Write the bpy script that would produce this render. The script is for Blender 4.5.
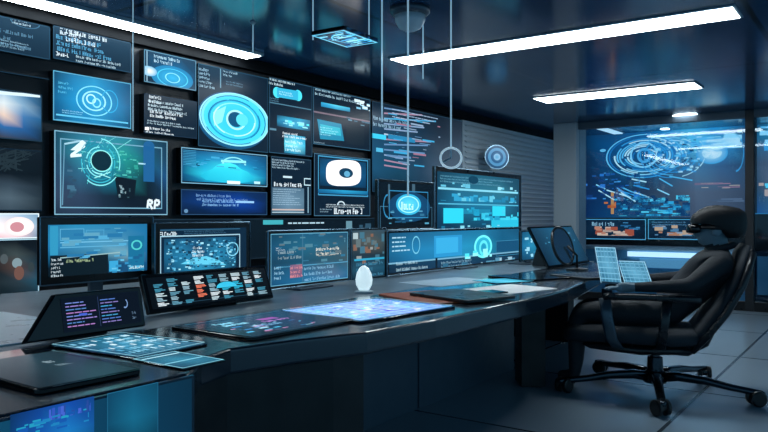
import bpy, bmesh, math, random
from mathutils import Vector, Matrix
for _o in list(bpy.data.objects): bpy.data.objects.remove(_o)
C = bpy.context.scene
COL = C.collection
V = Vector
# ---------------------------------------------------------------- camera
H = 1.2; F = 720.0
FW = V((.8182, .5750, 0)).normalized(); RT = V((FW.y, -FW.x, 0))
cam = bpy.data.objects.new('camera', bpy.data.cameras.new('camera')); COL.objects.link(cam)
cam.location = (0, 0, H); cam.data.sensor_width = 36; cam.data.lens = 36*F/768
cam.data.clip_start = .02
cam.rotation_euler = FW.to_track_quat('-Z', 'Y').to_euler()
C.camera = cam
# ---------------------------------------------------------------- world, exposure
w = bpy.data.worlds.new('world'); C.world = w; w.use_nodes = True
w.node_tree.nodes['Background'].inputs[0].default_value = (.13, .33, .50, 1)
w.node_tree.nodes['Background'].inputs[1].default_value = 1.0
C.view_settings.view_transform = 'Standard'; C.view_settings.look = 'None'
C.view_settings.exposure = 0; C.view_settings.gamma = 1
LAMP = 16.0          # strength of the ceiling tubes
SCR = 1.2           # strength of the screens

# ---------------------------------------------------------------- helpers
def lin(c):
    if isinstance(c, str):
        c = [int(c[i:i+2], 16)/255 for i in (0, 2, 4)]
        c = [x/12.92 if x <= .04045 else ((x+.055)/1.055)**2.4 for x in c]
    return tuple(c)
def mat(name, col, rough=.5, metal=0, noise=0, nscale=8, bump=0, alpha=None, emit=None, es=1, coat=0, spec=.5):
    m = bpy.data.materials.new(name); m.use_nodes = True; nt = m.node_tree; b = nt.nodes['Principled BSDF']
    c = lin(col); b.inputs['Base Color'].default_value = (*c, 1)
    b.inputs['Roughness'].default_value = rough; b.inputs['Metallic'].default_value = metal
    b.inputs['Specular IOR Level'].default_value = spec
    if coat: b.inputs['Coat Weight'].default_value = coat; b.inputs['Coat Roughness'].default_value = .08
    if noise or bump:
        tc = nt.nodes.new('ShaderNodeTexCoord'); n = nt.nodes.new('ShaderNodeTexNoise')
        n.inputs['Scale'].default_value = nscale; n.inputs['Detail'].default_value = 5
        nt.links.new(tc.outputs['Object'], n.inputs['Vector'])
        if noise:
            r = nt.nodes.new('ShaderNodeMapRange'); r.inputs[1].default_value = .3; r.inputs[2].default_value = .7
            r.inputs[3].default_value = max(0, rough-noise); r.inputs[4].default_value = min(1, rough+noise)
            nt.links.new(n.outputs[0], r.inputs[0]); nt.links.new(r.outputs[0], b.inputs['Roughness'])
        if bump:
            bp = nt.nodes.new('ShaderNodeBump'); bp.inputs['Strength'].default_value = bump; bp.inputs['Distance'].default_value = .01
            nt.links.new(n.outputs[0], bp.inputs['Height']); nt.links.new(bp.outputs[0], b.inputs['Normal'])
    if emit:
        b.inputs['Emission Color'].default_value = (*lin(emit), 1); b.inputs['Emission Strength'].default_value = es
    if alpha is not None: b.inputs['Alpha'].default_value = alpha
    return m
def screen_mat(name, alpha=False):
    m = bpy.data.materials.new(name); m.use_nodes = True; nt = m.node_tree; b = nt.nodes['Principled BSDF']
    a = nt.nodes.new('ShaderNodeAttribute'); a.attribute_name = 'col'
    b.inputs['Base Color'].default_value = (.006, .016, .026, 1); b.inputs['Roughness'].default_value = .2; b.inputs['Specular IOR Level'].default_value = .14
    b.inputs['Emission Strength'].default_value = SCR
    nt.links.new(a.outputs['Color'], b.inputs['Emission Color'])
    if alpha: b.inputs['Alpha'].default_value = .55
    return m
def glass_mat(name, tint, gloss=.12, rough=.03):
    m = bpy.data.materials.new(name); m.use_nodes = True; nt = m.node_tree; nt.nodes.clear()
    o = nt.nodes.new('ShaderNodeOutputMaterial'); t = nt.nodes.new('ShaderNodeBsdfTransparent'); g = nt.nodes.new('ShaderNodeBsdfGlossy')
    x = nt.nodes.new('ShaderNodeMixShader'); t.inputs[0].default_value = (*lin(tint), 1); g.inputs['Roughness'].default_value = rough
    f = nt.nodes.new('ShaderNodeFresnel'); f.inputs[0].default_value = 1.45
    nt.links.new(f.outputs[0], x.inputs[0]); nt.links.new(t.outputs[0], x.inputs[1]); nt.links.new(g.outputs[0], x.inputs[2])
    nt.links.new(x.outputs[0], o.inputs[0]); return m
M = dict(
 screen=screen_mat('display_glass'), holo=screen_mat('translucent_display', True),
 black=mat('black_plastic', '0a0d11', .32, noise=.08), gloss=mat('black_gloss', '06090c', .12, noise=.04),
 rim=mat('blue_grey_metal_edge', '6f8fa3', .3, .8, noise=.05), dark=mat('dark_graphite', '14191f', .45, noise=.1),
 deskdark=mat('dark_glass_desktop', '1a2b38', .22, noise=.04, nscale=3, coat=.6), deskgrey=mat('grey_metal_desktop', '71828f', .36, .25, noise=.06, nscale=4),
 pedestal=mat('matt_black_laminate', '0a0d10', .5, noise=.08), drawer=mat('charcoal_laminate', '4a5b69', .45, noise=.08),
 fabric=mat('charcoal_mesh_fabric', '222b34', .75, bump=.25, nscale=160), plastic=mat('satin_black_plastic', '151b21', .3, noise=.08),
 strut=mat('grey_satin_metal', '4c5a66', .35, .5, noise=.08), chrome=mat('dark_chrome', '39434b', .2, .9, noise=.05),
 skin=mat('skin', '6f8794', .5, bump=.1, nscale=40), jacket=mat('dark_jacket_cloth', '1b232b', .75, bump=.3, nscale=60),
 cap=mat('black_cap_cloth', '090c10', .6, bump=.15, nscale=80), white=mat('white_laminate', 'b9cad4', .35, noise=.06),
 paper=mat('white_paper', 'f4f8fa', .7, bump=.05, nscale=50), orange=mat('orange_card', 'b8552c', .5, bump=.05, nscale=50),
 blue=mat('blue_laminate', '6fb0d4', .35, noise=.06), navy=mat('navy_laminate', '16304a', .35, noise=.06),
 wall=mat('dark_navy_wall', '0a121b', .4, noise=.1), grey=mat('grey_metal_louvre', 'c4d0d8', .4, .1, noise=.1, nscale=3),
 pillar=mat('pale_grey_plaster', 'aab6be', .5, bump=.1, nscale=20),
 lamp=mat('lamp_diffuser', 'ffffff', .5, emit=(.86, .96, 1.0), es=LAMP), lampb=mat('lamp_body', '9fb4c0', .3, .6, noise=.05),
 globe=mat('glowing_globe', 'ffffff', .4, emit=(.7, .93, 1), es=.7), cable=mat('pale_cable_added_glow', '9fc4d8', .25, .3, emit=(.35, .62, .8), es=.5, noise=.05),  # cable colour carries its own glow so the wires look lit
 glass=glass_mat('partition_glass', 'dceaf2'), bluegl=glass_mat('blue_glass', '6fb4d8', rough=.06),
)
def link(name, me, m=None, parent=None):
    o = bpy.data.objects.new(name, me); COL.objects.link(o)
    if m is not None:
        for x in (m if isinstance(m, (list, tuple)) else [m]): me.materials.append(x)
    if parent:
        o.parent = parent; o.matrix_parent_inverse = Matrix.Translation(-parent.location) if False else Matrix()
        if parent.type == 'EMPTY': o.location = -parent.location if parent.rotation_euler.z == 0 and parent.get('abs') else o.location
        elif parent.parent is not None: pass
    return o
def thing(name, label, cat, loc=(0,0,0), group=None, rz=0, world=True):
    """Empty at the base. world=True: parts are given in world coordinates."""
    o = bpy.data.objects.new(name, None); COL.objects.link(o); o.location = loc; o.rotation_euler.z = rz
    o.empty_display_size = .05
    o['label'] = label; o['category'] = cat
    if group: o['group'] = group
    if world and rz == 0: OFF[o.name] = V(loc)
    return o
OFF = {}
def tag(o, label, cat, group=None):
    o['label'] = label; o['category'] = cat
    if group: o['group'] = group
    return o
def obj(name, bm, m, parent=None, smooth=False, bevel=0, seg=2):
    off = OFF.get(parent.name) if parent and parent.type == 'EMPTY' else None
    bmesh.ops.recalc_face_normals(bm, faces=bm.faces)
    me = bpy.data.meshes.new(name)
    if parent is None or off is not None:
        # put the origin at the base of the mesh
        pass
    if off is not None: bmesh.ops.translate(bm, verts=bm.verts, vec=-off)
    org = V((0,0,0))
    if parent is None and len(bm.verts):
        xs = [v.co for v in bm.verts]
        org = V(((min(v.x for v in xs)+max(v.x for v in xs))/2, (min(v.y for v in xs)+max(v.y for v in xs))/2, min(v.z for v in xs)))
        bmesh.ops.translate(bm, verts=bm.verts, vec=-org)
    bm.to_mesh(me); bm.free()
    o = bpy.data.objects.new(name, me); COL.objects.link(o); o.location = org
    for x in (m if isinstance(m, (list, tuple)) else [m]): me.materials.append(x)
    if parent is not None: o.parent = parent
    if smooth:
        for p in me.polygons: p.use_smooth = True
    if bevel:
        b = o.modifiers.new('bevel', 'BEVEL'); b.width = bevel; b.segments = seg; b.limit_method = 'ANGLE'
    return o
def sub(name, bm, m, part, **k):
    """sub-part of a part; both are given in the same coordinates"""
    root = part.parent
    off = OFF.get(root.name) if root is not None else part.location
    if off is not None: bmesh.ops.translate(bm, verts=bm.verts, vec=-V(off))
    bmesh.ops.recalc_face_normals(bm, faces=bm.faces)
    me = bpy.data.meshes.new(name); bm.to_mesh(me); bm.free()
    o = bpy.data.objects.new(name, me); COL.objects.link(o); me.materials.append(m); o.parent = part
    if k.get('smooth'):
        for p in me.polygons: p.use_smooth = True
    return o
def struct(name, bm, m, **k):
    o = obj(name, bm, m, **k); o['kind'] = 'structure'; return o
NB = bmesh.new
def box(bm, a, b, mi=0):
    a = V(a); b = V(b)
    vs = [bm.verts.new((x, y, z)) for x in (a.x, b.x) for y in (a.y, b.y) for z in (a.z, b.z)]
    for f in ((0,1,3,2),(4,6,7,5),(0,4,5,1),(2,3,7,6),(0,2,6,4),(1,5,7,3)):
        bm.faces.new([vs[i] for i in f]).material_index = mi
    return bm
def obox(bm, c, u, v, n, mi=0):
    """box: centre c, half-vectors u v n"""
    c, u, v, n = V(c), V(u), V(v), V(n)
    vs = [bm.verts.new(c + i*u + j*v + k*n) for i in (-1,1) for j in (-1,1) for k in (-1,1)]
    for f in ((0,1,3,2),(4,6,7,5),(0,4,5,1),(2,3,7,6),(0,2,6,4),(1,5,7,3)):
        bm.faces.new([vs[i] for i in f]).material_index = mi
    return bm
def prism(bm, pts, d, mi=0):
    d = V(d); a = [bm.verts.new(V(p)) for p in pts]; b = [bm.verts.new(V(p)+d) for p in pts]; n = len(pts)
    bm.faces.new(a).material_index = mi; bm.faces.new(b[::-1]).material_index = mi
    for i in range(n): bm.faces.new((a[i], b[i], b[(i+1) % n], a[(i+1) % n])).material_index = mi
    return bm
def tube(bm, pts, r, n=10, cap=True, flat=1):
    pts = [V(p) for p in pts]; rr = r if isinstance(r, (list, tuple)) else [r]*len(pts); rings = []; up = None
    for i, p in enumerate(pts):
        d = (pts[min(i+1, len(pts)-1)] - pts[max(i-1, 0)]).normalized()
        ref = V((0,0,1)) if abs(d.z) < .95 else V((1,0,0))
        a = d.cross(ref).normalized(); b = a.cross(d)
        if up and a.dot(up) < 0: a, b = -a, -b
        up = a
        rings.append([bm.verts.new(p + rr[i]*(math.cos(2*math.pi*k/n)*a + flat*math.sin(2*math.pi*k/n)*b)) for k in range(n)])
    for i in range(len(rings)-1):
        for k in range(n): bm.faces.new((rings[i][k], rings[i][(k+1) % n], rings[i+1][(k+1) % n], rings[i+1][k]))
    if cap: bm.faces.new(rings[0]); bm.faces.new(rings[-1][::-1])
    return bm
def lathe(bm, prof, c, n=24, axis='z', A=None):
    c = V(c); rings = []
    ez = V((0,0,1)) if A is None else V(A).normalized()
    ex = ez.orthogonal().normalized(); ey = ez.cross(ex)
    for r, h in prof:
        rings.append([bm.verts.new(c + ez*h + r*(math.cos(2*math.pi*k/n)*ex + math.sin(2*math.pi*k/n)*ey)) for k in range(n)])
    for i in range(len(rings)-1):
        for k in range(n): bm.faces.new((rings[i][k], rings[i][(k+1) % n], rings[i+1][(k+1) % n], rings[i+1][k]))
    bm.faces.new(rings[0]); bm.faces.new(rings[-1][::-1]); return bm
def ray(px, py): return FW + RT*((px-384)/F) + V((0,0,1))*((216-py)/F)
O = V((0,0,H))
def hit(px, py, p0, n):
    d = ray(px, py); return O + d*((V(p0)-O).dot(V(n))/d.dot(V(n)))
def onz(px, py, z): return hit(px, py, (0,0,z), (0,0,1))
def onY(px, py, y): return hit(px, py, (0,y,0), (0,1,0))
def onX(px, py, x): return hit(px, py, (x,0,0), (1,0,0))

# ---------------------------------------------------------------- screen painter
class UI:
    """a lit display picture: flat coloured shapes in one mesh. o = top left corner, U = width vector, D = downward vector"""
    def __init__(s, o, U, D, n, mode='px', seed=1):
        s.o, s.U, s.D = V(o), V(U), V(D); s.u = s.U.normalized(); s.d = s.D.normalized(); s.n = V(n).normalized()
        s.W = s.U.length; s.Hh = s.D.length; s.mode = mode; s.v = []; s.f = []; s.c = []; s.k = 0; s.R = random.Random(seed)
        s.step = .0006
    def P(s, x, y):
        if s.mode == 'uv': return (x*s.W, y*s.Hh)
        h = hit(x, y, s.o, s.n) - s.o; return (h.dot(s.u), h.dot(s.d))
    def P2(s, x0, y0, x1, y1, mid=False):
        a = s.P(x0, y0); b = s.P(x1, y1)
        if s.mode == 'uv': return a, b
        m = (x0+x1)/2; c = s.P(m, y0)[1]; d = s.P(m, y1)[1]; h = b[1]-a[1]
        if mid or abs(y1-y0) < 5 or h < .4*(d-c) or h > 1.7*(d-c): a = (a[0], c); b = (b[0], d)
        return a, b
    def cl(s, p): return (min(max(p[0], 0), s.W), min(max(p[1], 0), s.Hh))
    def poly(s, pts, cols, clip=True, lift=True):
        if clip: pts = [s.cl(p) for p in pts]
        if lift: s.k += 1
        b = len(s.v); h = s.step*(1 + min(s.k, 60)*.12)
        for p in pts: s.v.append(s.o + s.u*p[0] + s.d*p[1] + s.n*h)
        s.f.append(tuple(range(b, b+len(pts))))
        if isinstance(cols, str): cols = [cols]*len(pts)
        s.c.append([lin(c) for c in cols])
    def bg(s, c): s.poly([(0,0),(s.W,0),(s.W,s.Hh),(0,s.Hh)], c)
    def rect(s, x0, y0, x1, y1, c):
        a, b = s.P2(x0, y0, x1, y1); s.poly([a, (b[0], a[1]), b, (a[0], b[1])], c)
    def quad(s, *a): s.poly([s.P(*p) for p in a[:-1]], a[-1])
    def grid(s, x0, y0, x1, y1, rows):
        """picture of smoothly blended colours, rows of hex words"""
        a, b = s.P2(x0, y0, x1, y1); rows = [r.split() for r in rows]; n = len(rows); s.k += 1
        for j in range(n-1):
            m = len(rows[j])
            for i in range(m-1):
                X = lambda i: a[0]+(b[0]-a[0])*i/(m-1); Y = lambda j: a[1]+(b[1]-a[1])*j/(n-1)
                s.poly([(X(i),Y(j)),(X(i+1),Y(j)),(X(i+1),Y(j+1)),(X(i),Y(j+1))], [rows[j][i], rows[j][i+1], rows[j+1][i+1], rows[j+1][i]], lift=False)
    def ell(s, x0, y0, x1, y1, c, hole=0, a0=0, a1=360, n=40, c2=None):
        a, b = s.P2(x0, y0, x1, y1, True); cx, cy = (a[0]+b[0])/2, (a[1]+b[1])/2; rx, ry = abs(b[0]-a[0])/2, abs(b[1]-a[1])/2
        n = max(3, int(n*(a1-a0)/360)); s.k += 1
        for k in range(n):
            t = [math.radians(a0 + (a1-a0)*(k+q)/n) for q in (0,1)]
            o = [(cx+rx*math.cos(q), cy+ry*math.sin(q)) for q in t]
            i = [(cx+hole*rx*math.cos(q), cy+hole*ry*math.sin(q)) for q in t]
            if hole: s.poly([i[0], o[0], o[1], i[1]], [c2 or c, c, c, c2 or c], lift=False)
            else: s.poly([(cx,cy), o[0], o[1]], [c2 or c, c, c], lift=False)
    def text(s, x0, y0, x1, y1, rows, c, fill=.9, h=.55, gl=True, cols=None):
        a, b = s.P2(x0, y0, x1, y1); rh = (b[1]-a[1])/rows
        if rows == 1 and h < .75 and gl: rows = 2; rh /= 2
        s.k += 1; gh = rh*h; gw = max(gh*.6, .0015)
        for r in range(rows):
            y = a[1]+rh*(r+.2); x = a[0]; end = a[0]+(b[0]-a[0])*(s.R.uniform(.55, 1) if rows > 1 else 1)
            cc = cols[r % len(cols)] if cols else c
            bar = lambda x0, y0, x1, y1: s.poly([(x0, y0), (x1, y0), (x1, y1), (x0, y1)], cc, lift=False)
            while x < end-gw:
                n = s.R.randint(3, 9)
                if not gl:
                    L_ = min(n*gw, end-x); bar(x, y+gh*.2, x+L_, y+gh*.8); x += L_+gw; continue
                for g in range(n):
                    if x > end-gw: break
                    w_ = gw*.74; sw = gw*.26; t = y if (g == 0 or s.R.random() < .25) else y+gh*.25; e = y+gh
                    bits_ = s.R.randint(1, 31)
                    if bits_ & 1 or bits_ == 8: bar(x, t, x+sw, e)
                    if bits_ & 2: bar(x+w_-sw, t, x+w_, e)
                    if bits_ & 4: bar(x, t, x+w_, t+gh*.17)
                    if bits_ & 8: bar(x, e-gh*.17, x+w_, e)
                    if bits_ & 16 or not bits_ & 3: bar(x, (t+e)/2-gh*.08, x+w_, (t+e)/2+gh*.09)
                    x += gw
                x += gw*.8
    def line(s, x0, y0, x1, y1, c, w=.004):
        a = V(s.P(x0, y0)); b = V(s.P(x1, y1)); d = (b-a); 
        if d.length < 1e-6: return
        q = V((-d.y, d.x)).normalized()*w/2; s.poly([tuple(a+q), tuple(b+q), tuple(b-q), tuple(a-q)], c)
    def frame(s, x0, y0, x1, y1, c, w=.006):
        a, b = s.P2(x0, y0, x1, y1); s.k += 1
        for p, q in (((a[0],a[1]),(b[0],a[1]+w)), ((a[0],b[1]-w),(b[0],b[1])), ((a[0],a[1]),(a[0]+w,b[1])), ((b[0]-w,a[1]),(b[0],b[1]))):
            s.poly([p, (q[0],p[1]), q, (p[0],q[1])], c, lift=False)
    def edge(s, c, w=.006):
        m = s.mode; s.mode = 'uv'; s.frame(0, 0, 1, 1, c, w); s.mode = m
    def bits(s, x0, y0, x1, y1, n, cols, sz=(.01, .04), asp=.35):
        a, b = s.P2(x0, y0, x1, y1)
        for _ in range(n):
            x = s.R.uniform(a[0], b[0]); y = s.R.uniform(a[1], b[1]); w_ = s.R.uniform(*sz); h_ = w_*asp*s.R.uniform(.5, 1.5)
            s.poly([(x,y),(min(x+w_,b[0]),y),(min(x+w_,b[0]),min(y+h_,b[1])),(x,min(y+h_,b[1]))], s.R.choice(cols))
    def arcs(s, x0, y0, x1, y1, n, cols, r0=.3, r1=1, w=.05):
        cx, cy = (x0+x1)/2, (y0+y1)/2
        for k in range(n):
            r = r0+(r1-r0)*k/max(1, n-1); a0 = s.R.uniform(0, 360)
            for q in range(s.R.randint(2, 4)):
                l = s.R.uniform(40, 110); s.ell(cx+(x0-cx)*r, cy+(y0-cy)*r, cx+(x1-cx)*r, cy+(y1-cy)*r, s.R.choice(cols), hole=1-w/r, a0=a0, a1=a0+l); a0 += l+s.R.uniform(5, 30)
    def build(s, parent, name='screen', m=None, part=None):
        off = OFF.get(parent.name, V((0,0,0)))
        me = bpy.data.meshes.new(name); me.from_pydata([v-off for v in s.v], [], s.f)
        at = me.color_attributes.new('col', 'FLOAT_COLOR', 'CORNER'); i = 0
        nrm = s.n
        for p, cols in zip(me.polygons, s.c):
            for c in cols: at.data[i].color = (*c, 1); i += 1
        me.materials.append(m or M['screen'])
        o = bpy.data.objects.new(name, me); COL.objects.link(o); o.parent = part or parent
        return o

def slab(p, u, d, n, th, mi=0, grow=0, bm=None):
    """box body behind a display face: top left p, width vector u, down vector d, thickness th behind"""
    u, d, n = V(u), V(d), V(n).normalized(); bm = bm or NB()
    c = V(p)+u/2+d/2-n*th/2
    return obox(bm, c, u/2+u.normalized()*grow, d/2+d.normalized()*grow, n*th/2, mi)

# ================================================================ ROOM
CE = H+1.34; WY = 4.5; BX = 11.9
def tile_mat(name, base, line, sx, rough, gap=.012, metal=0, noise=.06, off=0):
    m = mat(name, base, rough, metal, noise=noise, nscale=1.5); nt = m.node_tree; b = nt.nodes['Principled BSDF']
    tc = nt.nodes.new('ShaderNodeTexCoord'); mp = nt.nodes.new('ShaderNodeMapping'); br = nt.nodes.new('ShaderNodeTexBrick')
    mp.inputs['Location'].default_value = (off, off, 0)
    br.offset = 0; br.inputs['Scale'].default_value = 1; br.inputs['Brick Width'].default_value = sx; br.inputs['Row Height'].default_value = sx
    br.inputs['Mortar Size'].default_value = gap; br.inputs['Color1'].default_value = (*lin(base), 1)
    c = lin(base); br.inputs['Color2'].default_value = (c[0]*1.15, c[1]*1.15, c[2]*1.15, 1); br.inputs['Mortar'].default_value = (*lin(line), 1)
    nt.links.new(tc.outputs['Object'], mp.inputs[0]); nt.links.new(mp.outputs[0], br.inputs[0]); nt.links.new(br.outputs[0], b.inputs['Base Color'])
    return m
M['floor'] = tile_mat('polished_grey_floor_tiles', '8496a4', '3a4852', 1.5, .22, noise=.02)
M['ceiling'] = tile_mat('glossy_navy_ceiling_panels', '1e466a', '04080c', 2.1, .14, .02, noise=.03, off=.3)
struct('floor', box(NB(), (-1.5, -2.5, -.1), (BX+.1, WY+.1, 0)), M['floor'])
struct('ceiling', box(NB(), (-1.5, -2.5, CE), (BX+.1, WY+.1, CE+.1)), M['ceiling'])
struct('wall_left', box(NB(), (-1.5, WY, 0), (BX+.1, WY+.1, CE)), M['wall'])
struct('wall_back', box(NB(), (BX, -2.5, 0), (BX+.1, WY, CE)), M['wall'])
b = NB(); box(b, (-1.5, WY-.05, H+1.245), (BX, WY, CE))
struct('trim_1', b, mat('dull_black_fascia', '070b10', .7, noise=.05, spec=.15), bevel=.004)

def uipan(px0, py0, px1, py1, y=WY-.06, seed=1):
    a = onY(px0, py0, y); b_ = onY(px1, py1, y)
    return UI(a, (b_.x-a.x, 0, 0), (0, 0, b_.z-a.z), (0, -1, 0), 'px', seed)
def wall_display(px0, py0, px1, py1, label, fn, bg='0a1a2a', rim='1d3a4e', seed=1, y=WY-.06, th=.058):
    ui = uipan(px0, py0, px1, py1, y, seed)
    c = ui.o+ui.U/2+ui.D
    t = thing('wall_display', label, 'screen', (c.x, y+th, c.z), 'tiled displays of the long video wall')
    obj('housing', slab(ui.o, ui.U, ui.D, ui.n, th, grow=-.002), M['gloss'], t)
    ui.bg(bg); fn(ui)
    if rim: ui.edge(rim, .007)
    ui.build(t); return t
W_='e6f6ff'; B1='1f9fd8'; B2='0f6fa8'; B3='0b3f66'; CY='4fe0f5'; PB='9fd0ea'; G1='6f8ea3'

def f(u):
    u.text(12, 17, 36, 29, 2, 'c8e0ec', h=.6); u.ell(10, 16, 40, 28, '3f6a85', hole=.92)
    u.text(-38, 28, 46, 47, 3, '5c86a0'); u.text(0, 38, 42, 55, 3, '8db4ca'); u.text(0, 53, 30, 60, 1, '4a6678')
wall_display(-60, 2, 50, 60, 'black text display with a short heading above dim lines, leftmost in the top row', f, seed=3)
def f(u):
    u.text(60, 27, 92, 38, 1, W_, h=.7); u.text(66, 33, 118, 48, 2, W_, h=.6); pass
    u.text(56, 41, 130, 58, 3, '57a5cf', h=.7); u.text(56, 50, 72, 66, 2, W_, h=.6); u.text(76, 54, 126, 72, 2, 'b9d8e6', h=.6)
    u.rect(84, 70, 108, 75, '2f9cc4')
wall_display(53, 25, 131, 73, 'black display with large white heading and blue text lines, above the thin concentric circles display', f, seed=4)
def f(u):
    u.grid(52, 71, 132, 131, ['0d3550 2278a8 2a90c0 1d6d9c 0f4468', '0f5a88 1b8cc4 27a6dc 1a85bc 0e5580', '0c3e5f 1370a2 187cb0 0f6190 0a3a58'])
    u.ell(76, 86, 112, 116, '7fe0ff', hole=.93); u.ell(82, 91, 106, 111, '9be8ff', hole=.86); u.ell(86, 94, 96, 104, 'b8f0ff', hole=.7); u.ell(92, 98, 101, 108, '8fe6ff', hole=.7)
    u.ell(101, 90, 118, 113, '2aa7da', hole=.9); u.text(58, 80, 74, 96, 3, '57bfe6'); u.rect(56, 118, 128, 119.6, '5fc4ea'); u.rect(56, 123, 128, 124.4, '3a9cc8'); u.text(62, 109, 84, 116, 1, '9be0f6')
wall_display(53, 70, 131, 129, 'bright blue display with thin concentric circles, above the large display with the cracked teal globe', f, rim='58a8cc', seed=5)
def f(u):
    u.grid(54, 130, 168, 216, ['12384c 2a6c86 2f86a0 2a7e92 18485e 123246', '1d3f54 2c8298 1f8fa6 1f8f8a 17556c 1a3c58', '26405a 2a5f7c 17708a 1b6a70 0c2230 1b4a78', '304056 2c3f58 16283a 0a1420 0a141e 152c46', '1d2d40 24344a 1a2638 101a28 0c1624 10233a'])
    u.frame(60, 138, 162, 209, '6fa6c0', .008)
    for k in range(40):
        x, y = u.R.uniform(78, 118), u.R.uniform(138, 176); u.line(x, y, x+u.R.uniform(-16, 16), y+u.R.uniform(-11, 11), u.R.choice(('4fc4c8','2fa0b4','7fe0e0','1f7f90')), .004)
    u.arcs(78, 138, 120, 186, 6, ('7fe6ec','38b4c8','1f8ca4'), .4, 1, .05); u.ell(90, 150, 112, 172, '8ff0ee', hole=.9); u.ell(91, 151, 111, 171, '0a2834')
    u.line(94, 172, 110, 178, 'a0f0ee', .006); u.line(94, 178, 110, 172, 'a0f0ee', .006)
    u.poly([u.P(*p) for p in ((70,150),(82,140),(86,143),(80,151),(76,155),(82,155),(82,157),(69,156),(78,148),(80,143))][:4], 'd8f2f8')
    u.line(70, 156, 81, 155, 'e0f6fa', .02); u.line(71, 155, 84, 146, 'e0f6fa', .018); u.line(84, 147, 80, 141, 'e0f6fa', .018); u.line(80, 141, 64, 144, '9ccbdc', .012); u.line(64, 144, 62, 205, '5f92ac', .008)
    u.quad((114,176),(136,180),(134,198),(118,200),'0a131c'); u.rect(143, 146, 154, 182, '1d5d92'); u.ell(143, 141, 154, 151, '1d5d92'); u.rect(138, 163, 145, 164.5, 'a0d8ec')
    [u.line(*q_, 'dceef6', .018) for q_ in ((148,200,147,208),(148,200,152,201),(152,201,151,204),(151,204,148,204),(149,204,152,209),(155,200,154,209),(155,200,159,201),(159,201,158,205),(158,205,155,205))]; u.bits(112, 150, 138, 178, 40, ('2f9c90','1f7c84','4fc0b4'), (.01, .04)); u.bits(66, 165, 76, 205, 14, ('3f6a84','2c4a60'), (.02, .06))
    u.bits(116, 182, 130, 198, 14, ('8fb0bc','3a5a68'), (.008, .02), 1)
wall_display(54, 130, 167, 215, 'large framed display showing a cracked teal globe and a slanted white swoosh', f, rim='7fb4cc', seed=6)
def f(u):
    u.text(-30, 62, 40, 74, 3, '56798e')
wall_display(-60, 62, 49, 79, 'narrow dark strip display with dim text, directly above the blurred blue and white picture', f, seed=7)
def f(u):
    u.grid(-60, 82, 42, 142, ['10283c 2c5a80 5f8fb4 9cc0d8 4a7ca4 1b3c58', '1a3c58 4c7ca0 a8c4d4 d8e4e8 7fa4c0 1f4a6c', '20425c 355f84 4a7ca8 e0c8b8 3f74a8 2058 84'.replace('2058 84','205884'), '1c2c3c 243c54 1f4f80 2a64a0 2458 90'.replace('2458 90','245890')+' 16344f', '3a2420 5a3428 4a3430 3c3838 2a3444 121c28'])
    u.line(-10, 92, 40, 96, 'd6ecf4', .02)
wall_display(-60, 80, 42, 142, 'blurred blue and white picture display with a rust brown lower edge, leftmost column', f, rim='1a3040', seed=8)
def f(u):
    u.grid(-60, 144, 42, 210, ['0a1016 0d141a 10181e 0c1218', '0c1418 141e22 0e1418 080c10', '080c10 090d12 0a0e12 06090c', '1e2a34 2a3842 33424e 1a242c', '26343e 3c4c58 4a5c68 202c34', '1a242c 2c3a44 384854 1a242c'])
    for k in range(30): u.line(u.R.uniform(-20,40), u.R.uniform(146,172), u.R.uniform(-20,40), u.R.uniform(146,172), '1f2c32', .008)
wall_display(-60, 143, 42, 211, 'almost black display fading to grey at its bottom, under the blurred blue and white picture', f, rim=None, seed=9)
def f(u):
    u.grid(-60, 214, 39, 238, ['8fb8d0 b8d4e4 c8e0f0 a8c4dc 6f94b0', 'c0d4e0 e8d8d8 ffffff f0d4d4 8fb0c8', '7fa4c0 b09aa4 d8a8b0 e8c8d0 5f84a4'])
    u.ell(4, 217, 34, 236, 'f4e4e4', c2='ffffff'); u.ell(10, 222, 24, 232, 'c88a94')
wall_display(-60, 213, 39, 238, 'short bright display with a white and pink cloudy picture, left of the black-framed desk monitors', f, rim='dff2fa', seed=10)
def f(u):
    u.grid(-60, 243, 39, 293, ['0a1016 141c24 10161c 0c1218 0a1016', '1a2a34 2c3c44 1c2428 3a4648 121c24', '16242e 3a3430 0e1416 4a3c38 16303f', '1c3442 20303a 182226 26343c 1f4a5e', '0a1218 0c1820 0d161c 102028 14303e'])
    u.ell(12, 258, 22, 268, '7a9098'); u.ell(14, 266, 24, 280, '6a4c44'); u.ell(0, 254, 8, 264, '4a5458'); u.ell(28, 262, 34, 272, '303c40')
wall_display(-60, 241, 39, 294, 'dim display with small blurred figures, lowest at the left edge beside the first desk monitor', f, rim='9fc8da', seed=11)
def f(u):
    u.grid(144, 48, 196, 92, ['0a1c2c 0c2438 0d2c44 0a2034', '0a2840 0f4c74 12608f 0c3858', '081828 0b2c46 0d3450 081c2c'])
    u.text(154, 57, 188, 66, 1, 'b8e0f2', h=.7); u.ell(151, 66, 193, 90, '1b7cb0', c2='33b4e6'); u.ell(157, 69, 188, 87, '4fd0f4', hole=.93); u.ell(165, 73, 180, 83, '8fe8ff', hole=.85)
    u.ell(141, 66, 157, 76, '6fb8dc', c2='ffffff'); u.rect(146.5, 48, 147.3, 90, '9fc8dc'); u.rect(134, 67.5, 146, 69.2, '9fc8dc')
wall_display(144, 49, 196, 91, 'small display with a glowing blue disc and a white flare at its left side', f, rim='5a8aa4', seed=12)
def f(u):
    u.text(149, 94, 170, 106, 2, W_, h=.7); u.text(148, 102, 196, 114, 3, 'c0dcea', h=.65); u.text(150, 112, 194, 120, 1, W_, h=.7)
    u.text(147, 119, 196, 130, 2, 'b4d2e2', h=.65); u.text(142, 128, 190, 136, 2, W_, h=.6); u.rect(142, 127, 149, 130, 'ffffff')
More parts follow.
